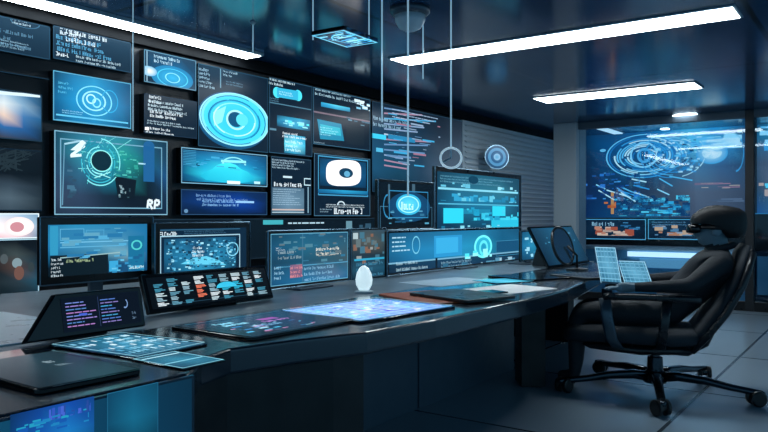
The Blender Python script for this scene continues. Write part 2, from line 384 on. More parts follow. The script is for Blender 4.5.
wall_display(144, 93, 197, 139, 'black display full of white text lines, under the small glowing disc display', f, rim='16283a', seed=13)
def f(u):
    u.text(198, 66, 216, 90, 5, '9fc4d8', h=.7); u.text(223, 69, 240, 80, 2, 'b0d4e6'); u.text(226, 80, 246, 89, 2, '5f8aa4'); u.rect(220, 68, 221, 88, '6f9ab0')
    u.ell(197, 92, 268, 149, '14507a', c2='1c98d0'); u.ell(199, 93, 269, 146, '9deeff', hole=.96); u.ell(201, 94, 268, 145, '48dcf8', c2='30c8ec')
    u.ell(201, 94, 268, 145, '7fe6fa', hole=.93); u.ell(208, 100, 260, 140, '1f9fd0', hole=.93); u.ell(213, 103, 256, 136, '8aecfa', hole=.93)
    u.ell(226, 110, 246, 130, 'b0f4ff', hole=.8); u.ell(228, 112, 243, 127, '0d5078'); u.ell(236, 114, 248, 126, '5ce0f4'); u.quad((213,112),(226,106),(222,122),(214,126),'8ff0fc')
    u.arcs(199, 93, 269, 147, 3, ('c8f8ff','0f78ac'), .6, .9, .03); u.text(200, 146, 216, 152, 1, W_)
wall_display(198, 63, 268, 153, 'display carrying the biggest cyan disc with nested rings on the video wall', f, rim='22485e', seed=14)
def f(u):
    u.text(264, 79, 296, 87, 1, 'c8e6f2', h=.6); u.ell(273, 87, 281, 98, CY); u.ell(294, 90, 302, 101, CY); u.quad((277,87.5),(298,91),(298,100.5),(277,97),'35b4dc'); u.text(279, 90, 296, 98, 1, 'b8f0fa', h=.7)
    u.rect(264, 105, 311, 106, '4f7f98'); u.rect(262, 86, 266, 100, '7fb0c8'); u.text(266, 96, 285, 104, 2, '5f90aa')
    u.grid(277, 115, 310, 131, ['14486a 2688b0 2fa0c8 1c6a92', '1f7ca4 37b4d8 2ba0c8 145478', '0c3450 1a6c94 1f84ac 0f4060']); u.bits(278, 117, 309, 129, 24, (CY,'1c7ca8','8fe4f4'), (.02, .08), .3)
    u.grid(284, 134, 305, 155, ['1f6c94 3ab8dc 2a98c0', '58d4ee 7fe8f8 3fb8dc', '1c6488 2c94bc 1a5c80']); u.text(282, 133, 310, 139, 1, W_, h=.7); u.text(285, 139, 304, 153, 3, 'd0f6fc', h=.7)
    u.rect(266, 128, 276, 130, '5a88a0')
wall_display(269, 77, 312, 157, 'dark display with a cyan capsule button and two small glowing cyan picture blocks', f, rim='2a5068', seed=15)
def f(u):
    u.text(315, 92, 365, 101, 2, 'a4cce0'); u.grid(321, 102, 350, 112, ['2fa4d4 5fd4f0 3cb0dc', '1c78a8 2a98c8 1c6c98']); u.bits(352, 98, 372, 112, 14, ('d8f2fc', '7fc4e4'), (.03, .1), .25)
    u.rect(313, 116, 372, 117.5, '7a6a78'); u.quad((317,119),(341,124),(344,141),(320,139),'1a86aa'); u.quad((320,124),(340,128),(341,136),(321,133),'2fb4cc'); u.text(320, 126, 340, 138, 4, '9fecf4', h=.6)
    u.rect(346, 126, 364, 146, '14222e'); u.text(314, 141, 330, 147, 1, '8fb4c8'); u.bits(346, 119, 370, 125, 8, ('5f90aa','3a6680'), (.04,.1), .2)
wall_display(313, 87, 370, 151, 'dark display with a blue bar and a slanted teal sheet, beside the capsule button display', f, rim='34607a', seed=16)
def f(u):
    u.grid(182, 149, 266, 185, ['123c5c 1a5c88 1f74a4 1a6494 12486c', '0f4468 1c84b4 2f9ccc 1b7cb0 0f507c', '0e4c74 1fa8d0 38d8ec 1fa4d0 10608c', '0c5078 28c8e4 44e8f4 30d0ec 12709c', '0a3454 1480ac 1c98c4 147ca8 0b4064'])
    u.poly([u.P(*p) for p in ((200,176),(207,171),(212,169),(217,165),(223,163),(230,163),(236,165),(241,169),(248,172),(254,178),(250,182),(240,183),(222,182),(206,180))], ['1cb0d0','24c4e0','2cd0e8','34dcf0','3ce8f4','4cf0f8','3ce8f4','34dcf0','2cccE4'.lower(),'1cb0d0','1ca8cc','28c8e4','34d8ec','20b8d8']); u.line(221, 161, 246, 162, '8ff0f6', .02); u.ell(222, 157, 246, 172, '8fe8f0', hole=.85, a0=180, a1=360)
    for k in range(10): u.line(183, 150+k*1.6, 196, 151+k*1.6, '3f94bc', .004)
    u.rect(227, 181, 240, 184, 'e8fcff'); u.rect(254, 181.5, 260, 184, 'b8ecf4')
    u.ell(196, 163, 200, 166, '0c4466'); u.bits(184, 153, 264, 172, 26, ('3fa8d4','1c6c9c'), (.02, .09), .12)
wall_display(181, 147, 267, 187, 'wide blue picture display with a glowing cyan hill shape', f, rim='78b0cc', seed=17)
def f(u):
    u.grid(181, 189, 266, 214, ['081c3c 0a2450 0b2c60 081c40', '0a2858 0e387c 0f409c 0a2450', '06142c 081c3c 08204a 061430'])
    u.text(196, 193, 250, 202, 2, '6f9cd0', h=.7); u.text(202, 199, 256, 207, 2, '7fb4e4', h=.7); u.rect(236, 201, 254, 203, '8fc4f0'); u.ell(184, 209, 188, 213, '5f8ab0')
wall_display(181, 189, 267, 215, 'low dark royal blue display with three text lines, directly under the cyan hill display', f, rim='27486a', seed=18)
def f(u):
    u.text(272, 158, 310, 171, 4, 'a8c8da', h=.7); u.rect(283, 176, 292, 178, 'c0dce8'); u.text(274, 181, 303, 187, 1, W_, h=.9); u.frame(304, 178, 314, 186, 'b8d8e6', .01)
    u.grid(272, 187, 304, 213, ['3a5468 54748c 4a6a80', '4f7088 6a8ca4 587a90', '3f5c70 5a7c94 4a6a80']); u.text(273, 188, 304, 206, 8, '8fb0c4', h=.5, gl=False); u.rect(272, 209, 304, 210.4, 'c4b0a8'); u.rect(272, 212, 304, 213, '9fb8c4'); u.rect(307.5, 187, 308.6, 213, '7fa4b8')
wall_display(271, 156, 311, 215, 'tall display with dense text above a grey text box, beside the cyan hill display', f, rim='2a485c', seed=19)
def f(u):
    u.frame(318, 155, 368, 197, '3f94c0', .012); u.grid(320, 158, 366, 188, ['0c3654 10507c 0c3c5c', '10507a 1668a0 0f4870', '0a2c48 0f4468 0a3050'])
    u.poly([u.P(343.5+17.5*math.copysign(abs(math.cos(k_*math.pi/18))**.6, math.cos(k_*math.pi/18)), 173+13*math.copysign(abs(math.sin(k_*math.pi/18))**.6, math.sin(k_*math.pi/18))) for k_ in range(36)], 'ffffff'); u.ell(339, 168, 353, 178, '123c58'); u.ell(344, 171, 350, 177, '5fa8cc')
    u.grid(318, 189, 368, 195, ['1a6c9c 2ba4d4 1a74a4', '0f4c78 1b78a8 0f5480']); u.text(326, 204, 366, 208, 1, 'c8dce6', h=.6); u.text(334, 207, 364, 213, 1, W_, h=1); u.ell(337, 201, 345, 209, 'c0d8e4', hole=.7, a0=180, a1=360); u.text(320, 208, 332, 213, 1, '8fb0c4')
wall_display(314, 153, 370, 216, 'wall display with a solid white rounded blob that has a small dark eye', f, rim='3f6a84', seed=20)
# the blurred display at the right end of the tiled wall
def f(u):
    u.grid(372, 100, 462, 195, ['0a1826 0c1c2c 0e1c2a 121c28 1a2430', '14344c 163a54 142c40 202c3a 2c3846', '184868 14405c 1a3448 34404e 3c4a58', '1a4c6c 144058 203a50 405062 4a5c6c', '0c2030 0c2030 142c40 304050 485866'])
    for k in range(12): u.line(384, 108+k*5.2, 384+u.R.uniform(18,60), 108+k*5.2+u.R.uniform(1,5), u.R.choice(('7f9cc0','a8c4dc','5f88b4','a07f98','4fa0cc')), .016)
    u.rect(372, 133, 386, 140, '38c8ec'); u.rect(388, 134, 415, 143, '1f7cac'); u.text(373, 119, 420, 131, 2, '8fb8d0'); u.text(392, 104, 440, 128, 4, '93aecb', h=.4, gl=False); u.rect(376, 148, 383, 152, '4fb4dc')
    u.bits(384, 110, 440, 170, 40, ('5c86b0','8aa4c0','9c6f84','3aa0d0'), (.05, .3), .06)
wall_display(372, 101, 462, 196, 'wide display with blurred slanting text streaks that runs behind the hanging cables', f, rim='203c50', seed=21)
def f(u):
    u.rect(263, 220, 283, 224.5, '3fa8b4'); u.text(288, 221, 324, 225, 1, 'a8c8d8', h=.6, gl=False); u.text(234, 219, 246, 222, 1, '5f8090'); u.rect(346, 221, 352, 229, '5f8898'); u.bits(355, 222, 376, 245, 8, ('2c4c60','5a4840'), (.05,.12), .5)
wall_display(150, 219, 384, 250, 'long low strip display with a teal bar, running under the tiled displays', f, bg='08121a', rim='1a2c3a', seed=22)
# louvred grey wall part with an emblem
a = onY(464, 140, WY-.05); b2 = onY(531, 140, WY-.05)
t = thing('louvre_panel', 'grey metal louvred wall panel right of the video wall, before the far corner', 'wall panel', (a.x, WY, .8))
bm = NB()
box(bm, (a.x, WY-.03, .75), (BX-.35, WY-.002, H+1.23)); obj('backing_plate', bm, M['grey'], t)
bm = NB()
for k in range(24):
    z = .8+k*.068; obox(bm, ((a.x+BX-.4)/2, WY-.045, z), ((BX-.5-a.x)/2, 0, 0), (0, .016, .012), (0, -.003, .005))
sl = obj('slats', bm, M['grey'], t)
c = onY(497, 157, WY-.30); nn = V((-.72,-.66,.1)).normalized(); r = 11.5/F*(c-O).dot(FW)
t = thing('round_wall_display', 'small round blue display on a short arm in front of the grey louvred panel', 'screen', (c.x, WY-.06, c.z))
obj('housing', lathe(NB(), [(r*.7, -.03), (r*1.08, -.015), (r*1.08, 0)], c, 32, A=nn), M['rim'], t)
obj('arm', tube(NB(), [c-nn*.03, V((c.x+.1, WY-.06, c.z))], .015, 10), M['strut'], t)
e1 = nn.cross(V((0,0,1))).normalized(); e1 = -e1 if e1.dot(RT) < 0 else e1; dn = e1.cross(nn); dn = -dn if dn.z > 0 else dn
ui = UI(c-e1*r-dn*r+nn*.001, e1*2*r, dn*2*r, nn, 'uv', 9)
for k, c1, c2 in ((1.0,'1c4468','28608c'), (.8,'4a8cb8','2f70a0'), (.55,'1c4c78','2f74a4'), (.3,'7fb4d4','4a94c0')):
    ui.ell(.5-.5*k, .5-.5*k, .5+.5*k, .5+.5*k, c1, c2=c2)
ui.build(t)

# ---------------------------------------------------------------- far glazed office
# partition: frames and glass in front of the far room display
PX = 10.1
def pane(name, y0, y1):
    o = box(NB(), (PX-.006, y0, .12), (PX+.006, y1, CE-.10)); o = struct(name, o, M['glass']); return o
ym = onX(750, 200, PX).y
y_l = onX(579, 200, PX).y
pane('window_1', ym+.05, y_l); pane('window_2', ym-2.6, ym-.05)
bm = NB(); box(bm, (PX-.05, ym-.05, 0), (PX+.05, ym+.05, CE)); struct('trim_2', bm, M['dark'], bevel=.004)
bm = NB(); box(bm, (PX-.04, ym-2.6, CE-.10), (PX+.04, ym-.05, CE)); box(bm, (PX-.04, ym+.05, CE-.10), (PX+.04, y_l, CE)); struct('trim_3', bm, M['drawer'], bevel=.004)
bm = NB(); box(bm, (PX-.04, ym-2.6, 0), (PX+.04, ym-.05, .12)); box(bm, (PX-.04, ym+.05, 0), (PX+.04, y_l, .12)); struct('trim_4', bm, M['black'], bevel=.004)
bm = NB(); box(bm, (PX-.12, y_l, 0), (PX+.3, y_l+.34, CE)); struct('wall_pillar', bm, M['pillar'], bevel=.01)

def uiX(px0, py0, px1, py1, x, seed=1):
    a = onX(px0, py0, x); b_ = onX(px1, py1, x)
    return UI(a, (0, b_.y-a.y, 0), (0, 0, b_.z-a.z), (-1, 0, 0), 'px', seed)
def xdisp(px0, py0, px1, py1, label, fn, x, seed, group, bg='08131f', rim='2f6c90', th=.08, name='wall_display'):
    ui = uiX(px0, py0, px1, py1, x, seed); c = ui.o+ui.U/2+ui.D
    t = thing(name, label, 'screen', (x+th, c.y, c.z), group)
    obj('housing', slab(ui.o, ui.U, ui.D, ui.n, th), M['gloss'], t); ui.bg(bg); fn(ui)
    if rim: ui.edge(rim, .012)
    ui.build(t); return t
DX = BX-.1
def f(u):
    u.grid(581, 124, 747, 218, ['0a2238 0d3454 114a78 16649c 1d84c0 2390cc 2088c0 145078', '0b2840 105080 185c90 1a68a0 2490cc 5fd0f4 2f9cd4 1a5078', '0a1e38 0f3c64 144a74 164a70 2c6488 4a7ca0 3a6088 2a4460', '0b2048 0f3560 12385c 2c3c54 445468 5a6478 50586c 3c4458', '0c2450 10406c 165078 245470 3c5068 4c5468 4a5064 343c50'])
    BL = ('9fe4ff','5fc4f4','38a4e4','c8f2ff')
    u.arcs(606, 134, 684, 178, 13, BL+('1f78b8','2f8cc8'), .2, 1, .045); u.ell(630, 142, 658, 168, '8fdcff', hole=.86); u.ell(637, 148, 652, 163, '4fb0e8', hole=.7); u.ell(606, 134, 684, 178, '6fccf8', hole=.965, a0=90, a1=290)
    u.arcs(640, 132, 706, 178, 7, BL, .3, 1, .03); u.bits(656, 134, 700, 172, 150, BL+('1f84c4','1f84c4','144a74'), (.02, .07), .5); u.bits(690, 133, 742, 150, 50, BL, (.06, .3), .15)
    u.ell(696, 142, 728, 164, '3fa8e0', c2='c8f4ff'); u.ell(702, 147, 722, 159, 'd8f8ff', c2='ffffff'); u.bits(700, 138, 740, 145, 20, ('d8f6ff','9fe4ff'), (.15,.5), .12)
    u.ell(728, 134, 744, 172, '3f9cd4', hole=.9, a0=-90, a1=90)
    for k in range(14): 
        x, y = u.R.uniform(596, 680), u.R.uniform(176, 196); u.line(x, y, x+u.R.uniform(8, 26), y+u.R.uniform(2, 10), u.R.choice(BL), .02)
    u.bits(584, 172, 640, 200, 60, ('1f5ca0','2f7cd0','4fa4e8','123c74'), (.02, .09), .5); u.bits(614, 196, 690, 216, 170, ('38b4e4','5fd8f4','14406c','1c6c9c','14406c','0f3560'), (.03, .15), .35)
    u.bits(692, 183, 740, 188, 9, ('a8788c','7f6c84','c0a8a0'), (.1, .35), .08); u.rect(611, 192, 614, 214, 'd8935c'); u.bits(604, 200, 616, 208, 8, ('e07840','c85a30'), (.05, .12), .4)
    u.ell(600, 149, 606, 152, '6fc4f0'); u.bits(692, 196, 744, 214, 6, ('4f5c74','5f6c84'), (.1, .4), .06)
xdisp(581, 124, 747, 218, 'huge blue display with circular dial graphics on the back wall behind the glass partition', f, DX, 31, None, rim='1d4468')
def f(u):
    u.grid(583, 219, 646, 240, ['0c2034 10283c 0c2034', '10283e 16344c 0e2438', '0a1a2c 0c2034 0a1826']); u.bits(594, 226, 634, 236, 30, ('e08c70','d0a898','f0c0a8','c05840'), (.05, .18), .4); u.text(592, 221, 616, 226, 1, 'a8d0e4', h=.8); u.bits(620, 222, 640, 230, 8, ('4f98c4','2f6c98'), (.05,.2),.2)
xdisp(583, 219, 646, 240, 'small wall display with orange and salmon marks under the huge blue display, left one', f, DX-.02, 32, 'small displays under the huge display', rim='5fb0d8', th=.1)
def f(u):
    u.grid(648, 219, 700, 240, ['0c2034 142c40 0c2034', '142c42 18344c 0e2438', '0a1a2c 0c2034 0a1826']); u.bits(650, 225, 695, 236, 26, ('d08868','a0a8b8','e0b090','5f88a8'), (.05, .16), .4); u.text(652, 221, 690, 226, 1, '6fa4c4')
xdisp(648, 219, 700, 240, 'small wall display with scattered orange marks under the huge blue display, beside the person\'s face', f, DX-.02, 33, 'small displays under the huge display', rim='5fb0d8', th=.1)
def f(u):
    u.grid(757, 110, 800, 216, ['0f3048 1c4c6c 1c4c6c', '1a6c94 2a8cb8 2a8cb8', '3c5068 5a6478 5a6478', '2c4860 6a7084 6a7084', '12508c 3a6890 3a6890'])
    u.bits(758, 118, 780, 150, 30, ('9fe4ff','5fc4f4','38a4e4'), (.05,.25), .3); u.bits(758, 182, 780, 196, 14, ('5fd8f4','c8a8a0'), (.05,.2), .5)
xdisp(753, 114, 820, 214, 'tall bluish display right of the dark mullion, cut by the right edge', f, DX, 34, None, rim='2f7ca8')
# counter and cabinets in the far room
cz = onX(640, 247, 11.2).z
yA = onX(584, 250, 11.2).y; yB = onX(748, 250, 11.2).y
t = thing('counter', 'long back counter with a bright white lit edge below the huge blue display', 'counter', (11.5, (yA+yB)/2, 0))
bm = NB(); box(bm, (11.2, yB, cz-.05), (BX-.12, yA+.1, cz)); obj('worktop', bm, M['white'], t, bevel=.006)
bm = NB(); box(bm, (11.17, yB+.02, cz-.145), (11.2, onX(628,250,11.2).y, cz-.07)); obj('light_strip', bm, mat('white_light_strip', 'ffffff', .4, emit=(.75,.93,1), es=1.4, noise=.05), t)
bm = NB(); box(bm, (11.24, yB, 0), (BX-.14, yA+.1, cz-.05)); obj('body', bm, M['blue'], t, bevel=.006)
bm = NB(); box(bm, (11.19, onX(704,270,11.2).y, .42), (11.21, onX(640,270,11.2).y, cz-.17)); obj('added_glow_panel', bm, mat('added_pale_blue_glow', '7fb4d0', .4, emit=(.13,.34,.52), es=.8, noise=.05), t)  # added glowing sheet, brightens the counter front that lies in shade
for k in range(4):
    bm = NB(); ya = yB+.02+k*(yA-yB)/4; box(bm, (11.22, ya, .1), (11.24, ya+(yA-yB)/4-.03, cz-.17)); obj('door', bm, M['blue'], t, bevel=.004)
y2 = onX(754, 250, 11).y
for k in range(2):
    yy = y2-.02-k*.75
    t = thing('base_cabinet', ('blue laminate base cabinet just right of the dark mullion', 'blue laminate base cabinet at the right edge of the photo')[k], 'cabinet', (11.2, yy-.35, 0), 'blue cabinets behind the glass at right')
    bm = NB(); box(bm, (11.02, yy-.72, .05), (BX-.14, yy, cz-.02)); obj('body', bm, M['navy'], t, bevel=.006)
    bm = NB(); box(bm, (11.0, yy-.70, .12), (11.02, yy-.02, cz-.08)); d = obj('door', bm, M['blue'], t, bevel=.004)
    bm = NB(); box(bm, (10.97, yy-.66, cz-.2), (11.0, yy-.5, cz-.185)); sub('handle', bm, M['rim'], d)

# ---------------------------------------------------------------- ceiling lights
def strip(x0, y0, x1, y1, z, label):
    t = thing('ceiling_light', label, 'light', ((x0+x1)/2, (y0+y1)/2, CE), 'long white light bars on the ceiling')
    b_ = .018
    bm = NB(); box(bm, (x0-b_, y0-b_, z+.004), (x1+b_, y1+b_, CE)); obj('frame', bm, M['lampb'], t, bevel=.003)
    bm = NB(); box(bm, (x0, y0, z), (x1, y1, z+.012)); obj('diffuser', bm, M['lamp'], t, bevel=.004)
strip(.6, 4.23, 4.26, 4.40, H+1.31, 'long white light bar along the top of the video wall')
strip(5.02, .82, 5.31, 3.46, CE-.016, 'long white light bar crossing the ceiling in front of the hanging cables')
strip(7.64, 1.6, 8.02, 3.3, CE-.016, 'shorter white light bar farther back across the ceiling')
def spot(px, py, r, label):
    p = onz(px, py, CE-.02); t = thing('downlight', label, 'light', (p.x, p.y, CE), 'round downlights')
    obj('trim_ring', lathe(NB(), [(r*1.08, .0), (r*1.08, -.004), (r, -.006)], (p.x, p.y, CE), 32), M['lampb'], t)
    obj('diffuser', lathe(NB(), [(r*.98, -.006), (r*.96, -.009)], (p.x, p.y, CE), 32), M['lamp'], t)
spot(687, 117, .2, 'large round downlight on the ceiling before the glass partition')
spot(665, 130, .07, 'tiny round downlight on the ceiling farthest back by the partition top')
p = onz(608, 130, CE-.01)
t = thing('ceiling_light', 'short small light bar on the ceiling near the pillar', 'light', (p.x, p.y, CE), 'long white light bars on the ceiling')
del t['group']
d = V((1,0,0)); bm = NB(); box(bm, (p.x-.55, p.y-.09, CE-.012), (p.x+.55, p.y+.09, CE)); obj('frame', bm, M['lampb'], t)
bm = NB(); box(bm, (p.x-.52, p.y-.07, CE-.024), (p.x+.52, p.y+.07, CE-.012)); obj('diffuser', bm, mat('small_lamp_diffuser', 'ffffff', .5, emit=(.6,.8,.9), es=1.2, noise=.05), t)
# glossy ceiling fascia (dark bulkhead) right of the video wall
# ---------------------------------------------------------------- hanging cables
def cable(px, pyb, Y, label, r=.006, x=None):
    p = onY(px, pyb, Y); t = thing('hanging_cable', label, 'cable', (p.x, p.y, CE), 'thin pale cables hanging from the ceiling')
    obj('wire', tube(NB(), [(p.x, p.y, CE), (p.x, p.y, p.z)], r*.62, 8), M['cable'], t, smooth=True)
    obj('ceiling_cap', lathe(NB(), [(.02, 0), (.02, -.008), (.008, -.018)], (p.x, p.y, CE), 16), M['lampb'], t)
    return p
cable(133, 131, 3.72, 'pale cable hanging left, in front of the white slanted heading display', .005)
cable(253, 58, 3.6, 'short pale cable hanging beside the end of the left light bar', .005)
pa = cable(313, 40, 2.82, 'pale cable holding the left end of the flat blue hanging display')
pb = cable(369, 40, 2.55, 'pale cable holding the right end of the flat blue hanging display')
cable(382, 122, 2.5, 'long pale cable just right of the flat blue hanging display', .008)
c1 = cable(408, 196, 2.35, 'long pale cable ending in front of the small round gauge screen', .009)
cable(423, 79, 2.6, 'short pale cable above the tip of the crossing light bar', .007)
c2 = cable(451, 148, 2.14, 'long pale cable carrying the white ring pendant', .008)
t = thing('ring_pendant', 'white ring shaped pendant hanging on a cable before the louvred wall', 'pendant', tuple(c2))
r = 10/F*(c2-O).dot(FW)
bm = NB(); n = 28; pts = [c2+V((0,0,-r))+FW.cross(V((0,0,1)))*math.cos(q*2*math.pi/n)*r*1.05+V((0,0,1))*math.sin(q*2*math.pi/n)*r for q in range(n+1)]
tube(bm, pts, .007, 8, cap=False); obj('ring', bm, mat('dim_white_ring', 'dceaf2', .35, emit=(.5,.72,.85), es=.45, noise=.05), t, smooth=True)
bm = NB(); tube(bm, [c2, c2+V((0,0,-r))], .005, 8); tube(bm, [c2+V((0,0,-r)), c2+V((0,0,-r*1.4))-RT*r*.8], .006, 8); obj('inner_hook', bm, M['lampb'], t)
# flat hanging display
z = (pa.z+pb.z)/2+.01
P4 = [onz(314, 31, z), onz(345, 25, z), onz(375, 38, z), onz(346, 44, z)]
def fit(P4):
    a, b_, c_, d_ = P4; cen = (a+b_+c_+d_)/4; u = ((b_-a)+(c_-d_))/2; v = ((d_-a)+(c_-b_))/2
    lu, lv = u.length, v.length; un, vn = u.normalized(), v.normalized(); s_ = (un+vn).normalized(); q = (un-vn).normalized()
    u2 = (s_+q).normalized()*lu; v2 = (s_-q).normalized()*lv
    return cen-u2/2-v2/2, u2, v2
o, u, v = fit(P4)
t = thing('hanging_display', 'flat blue glowing glass display slung level under the ceiling between two cables', 'screen', tuple(o+u/2+v/2))
obj('glass_plate', slab(o, u, v, (0,0,1), .02), M['bluegl'], t)
ui = UI(o-V((0,0,.021)), u, v, (0,0,-1), 'uv', 5)
ui.bg('06243c'); ui.bits(.02,.05,.98,.95,60,('4fc4f4','1f7cc0','8fe4ff','0f4c84'),(.02,.1),.3); ui.ell(.2,.2,.8,.8,'5fd0f8',hole=.9); ui.edge('6fd0f4',.012); ui.build(t)
# dome camera
p = onz(410, 8, CE); 
t = thing('dome_camera', 'grey domed ceiling camera above the tip of the crossing light bar', 'camera', (p.x, p.y, CE))
obj('mount', lathe(NB(), [(.13, 0), (.13, -.03), (.11, -.05)], (p.x, p.y, CE)), M['strut'], t, smooth=True)
obj('dome', lathe(NB(), [(.1, -.05), (.095, -.09), (.07, -.13), (.03, -.15)], (p.x, p.y, CE)), M['white'], t, smooth=True)

# ================================================================ DESK
DZ = .75
def q(px, py): p = onz(px, py, DZ); return (p.x, p.y)
t = desk = thing('control_desk', 'long dark control desk with a grey rear strip, running under all the desk monitors', 'desk', (3.5, 2.6, 0))
front = [(-.2, 1.64), (1.36, 1.64), (1.42, 1.68), (1.53, 1.78), (1.70, 1.83), (1.95, 1.77), (2.25, 1.66), (2.7, 1.62), (3.6, 1.60), (4.3, 1.63), (4.9, 1.73), (5.5, 1.84), (6.2, 1.98), (6.75, 2.2), (6.95, 2.42)]
bm = NB(); prism(bm, [(x, y, DZ) for x, y in front]+[(-.2, 2.42, DZ)][::1], (0,0,-.09)); obj('front_top', bm, M['deskdark'], t, bevel=.012, seg=3)
bm = NB(); box(bm, (-.2, 2.42, DZ-.09), (7.1, 4.2, DZ)); obj('rear_top', bm, M['deskgrey'], t, bevel=.006)
# black pedestal under the desktop
bm = NB(); prism(bm, [(1.38, 1.70, 0), (1.53, 1.82, 0), (1.72, 1.87, 0), (1.95, 1.81, 0), (2.14, 1.74, 0), (2.31, 1.72, 0), (2.31, 2.9, 0), (1.38, 2.9, 0)], (0,0,DZ-.092)); obj('pedestal', bm, M['pedestal'], t, bevel=.006)
# charcoal drawer units behind
for k, (xa, xb) in enumerate(((2.32, 3.78), (3.8, 5.18))):
    bm = NB(); box(bm, (xa, 2.4, 0.0), (xb, 2.42, DZ-.092)); obj('drawer_front', bm, M['drawer'], t, bevel=.003)
bm = NB(); box(bm, (2.32, 2.425, 0), (5.18, 3.2, DZ-.092)); obj('cabinet_body', bm, M['pedestal'], t)
p0 = onz(520, 384, 0); 
bm = NB(); obox(bm, (p0.x+.06, p0.y-.05, (DZ-.09)/2), RT*.085, FW*.12, (0,0,(DZ-.091)/2)); obj('leg', bm, M['pedestal'], t, bevel=.004)
bm = NB(); box(bm, (6.6, 2.5, 0), (6.75, 3.9, DZ-.092)); obj('leg', bm, M['pedestal'], t, bevel=.004)
# glass fascia under the left of the desktop with two inset displays
bm = NB(); box(bm, (-.2, 1.624, 0), (1.37, 1.636, DZ-.004)); obj('fascia', bm, mat('blue_fascia_glass', '0d3348', .15, noise=.05, coat=.4), t)
bm = NB(); box(bm, (-.2, 1.70, 0), (1.36, 2.38, DZ-.1)); obj('base_unit', bm, M['pedestal'], t)
ui = UI((-.19, 1.6235, DZ-.01), (1.55, 0, 0), (0, 0, -.6), (0,-1,0), 'px', 8)
ui.mode='uv'; ui.grid(0, 0, 1, 1, ['0a2a3e 0c3850 0e4460 0c3c58 08283c', '0a2c44 0c3c58 10506c 0e4868 082c44', '061c2c 08283c 0a3048 08283c 061c2c'])
ui.build(t, 'fascia_display')
def fdisp(px0, py0, px1, py1, label, fn, seed):
    a = onY(px0, py0, 1.620); b_ = onY(px1, py1, 1.620)
    u_ = UI(a, (b_.x-a.x,0,0), (0,0,b_.z-a.z), (0,-1,0), 'px', seed)
    fn(u_); u_.build(desk, 'fascia_display')
def f(u):
    u.grid(10, 415, 94, 450, ['0a2c58 0f3c84 12449c 0f3c7c', '0a3c70 1450a0 1870b4 124f90', '08344f 0e5c80 127ca0 0c5070'])
    u.bits(44, 404, 90, 416, 26, ('2f50b0','3f5cc0','244490'), (.004,.008), 5)
    u.bits(14, 414, 88, 430, 26, ('1c78b0','1450a0','2090b4'), (.008,.03), .3)
fdisp(10, 415, 94, 450, '', f, 3)
def f(u): u.grid(107, 393.5, 158, 440, ['0c3c58 10506f 0c4058', '0d4460 13607f 0e4c68', '082c3f 0c3c54 082c3f']); u.edge('1c5c7c', .002)
fdisp(107, 393.5, 158, 440, '', f, 4)

bm = NB(); box(bm, (-.2, 2.5, DZ), (1.72, 3.38, DZ+.006)); obj('pale_inlay', bm, mat('pale_blue_laminate', 'd0e8f4', .3, noise=.05), desk, bevel=.002)
# ---------------------------------------------------------------- desk monitors
def monitor(px0, px1, pyt, pyb, Y, label, fn, inset=5, seed=1, th=.035, foot=True, base='black', name='monitor', rim='5c7c90', cat='monitor', group='desk monitors', stand_x=.5):
    a = onY(px0, pyt, Y); x1 = onY(px1, 216, Y).x; zb = onY(px0, pyb, Y).z
    U = V((x1-a.x, 0, 0)); D = V((0, 0, zb-a.z)); n = V((0,-1,0)); c = a+U*stand_x
    t = thing(name, label, cat, (c.x, Y+.09, DZ), group)
    obj('bezel', slab(a, U, D, n, th), M[base], t, bevel=.006)
    k = inset/720*((a-O).dot(FW))
    so = a+V((k,0,-k))+n*.0005; SU = V((U.x-2*k,0,0)); SD = V((0,0,D.z+2*k))
    bm = NB(); w2 = .004
    for p_, q_ in ((a, a+V((U.x,0,0))), (a+V((U.x,0,0)), a+V((U.x,0,D.z))), (a+V((U.x,0,D.z)), a+V((0,0,D.z))), (a+V((0,0,D.z)), a)):
        tube(bm, [p_+n*.001, q_+n*.001], w2, 6)
    if rim: obj('rim', bm, M['rim'], t)
    ui = UI(so, SU, SD, n, 'px', seed); fn(ui); ui.build(t)
    if foot:
        zc = zb+abs(D.z)*.35
        bm = NB(); box(bm, (c.x-.04, Y+th, DZ+.01), (c.x+.04, Y+th+.03, zc)); obj('stand_neck', bm, M['strut'], t, bevel=.004)
        bm = NB(); box(bm, (c.x-.16, Y-.05, DZ), (c.x+.16, Y+.17, DZ+.012)); obj('stand_base', bm, M['strut'], t, bevel=.005)
    return t, a, U, D
def f(u):
    u.grid(48, 224, 147, 272, ['1c6c98 2684b0 2880ac 2478a4 206c98', '2078a4 3a8cb4 3c84ac 347ca4 2070a0', '1c74a8 3484b0 4890b4 4488ac 1c6c9c', '14587c 2f6c8c 3f7c98 70a0b0 1a6494', '0a1a26 0c1c28 10222e 1a4c74 16507c', '0a1820 0a1820 0c1c28 184c74 134468'])
    u.rect(50, 226, 58, 255, '2f90b8'); u.rect(60, 229, 84, 240, '2a78a4'); u.frame(60, 229, 84, 240, '5fb0d4', .003); u.frame(86, 230, 104, 239, '4fa0c8', .003)
    u.rect(60, 241, 140, 242, '6fb8d8'); u.rect(60, 246, 124, 247, '5aa8cc'); u.rect(50, 256, 108, 274, '0c1a22'); u.line(60, 258, 124, 252, '8fb4b8', .006)
    u.text(51, 258, 67, 277, 5, 'c8dce6', h=.6); u.text(66, 258, 94, 262, 1, 'a0b890', h=.8); u.rect(128, 236, 144, 270, '1a6c94'); u.ell(131, 240, 142, 250, '4fc8c8', hole=.7); u.text(129, 264, 144, 268, 1, 'c8ecf4', h=.9)
    u.rect(109, 261, 118, 271, '38a0d0'); u.bits(110, 255, 144, 272, 20, ('2f88b8','5fb8dc','1c5c88'), (.01,.04), .4); u.bits(60, 228, 126, 256, 30, ('4fa4cc','2470a0','5a9cb8'), (.02,.1), .2)
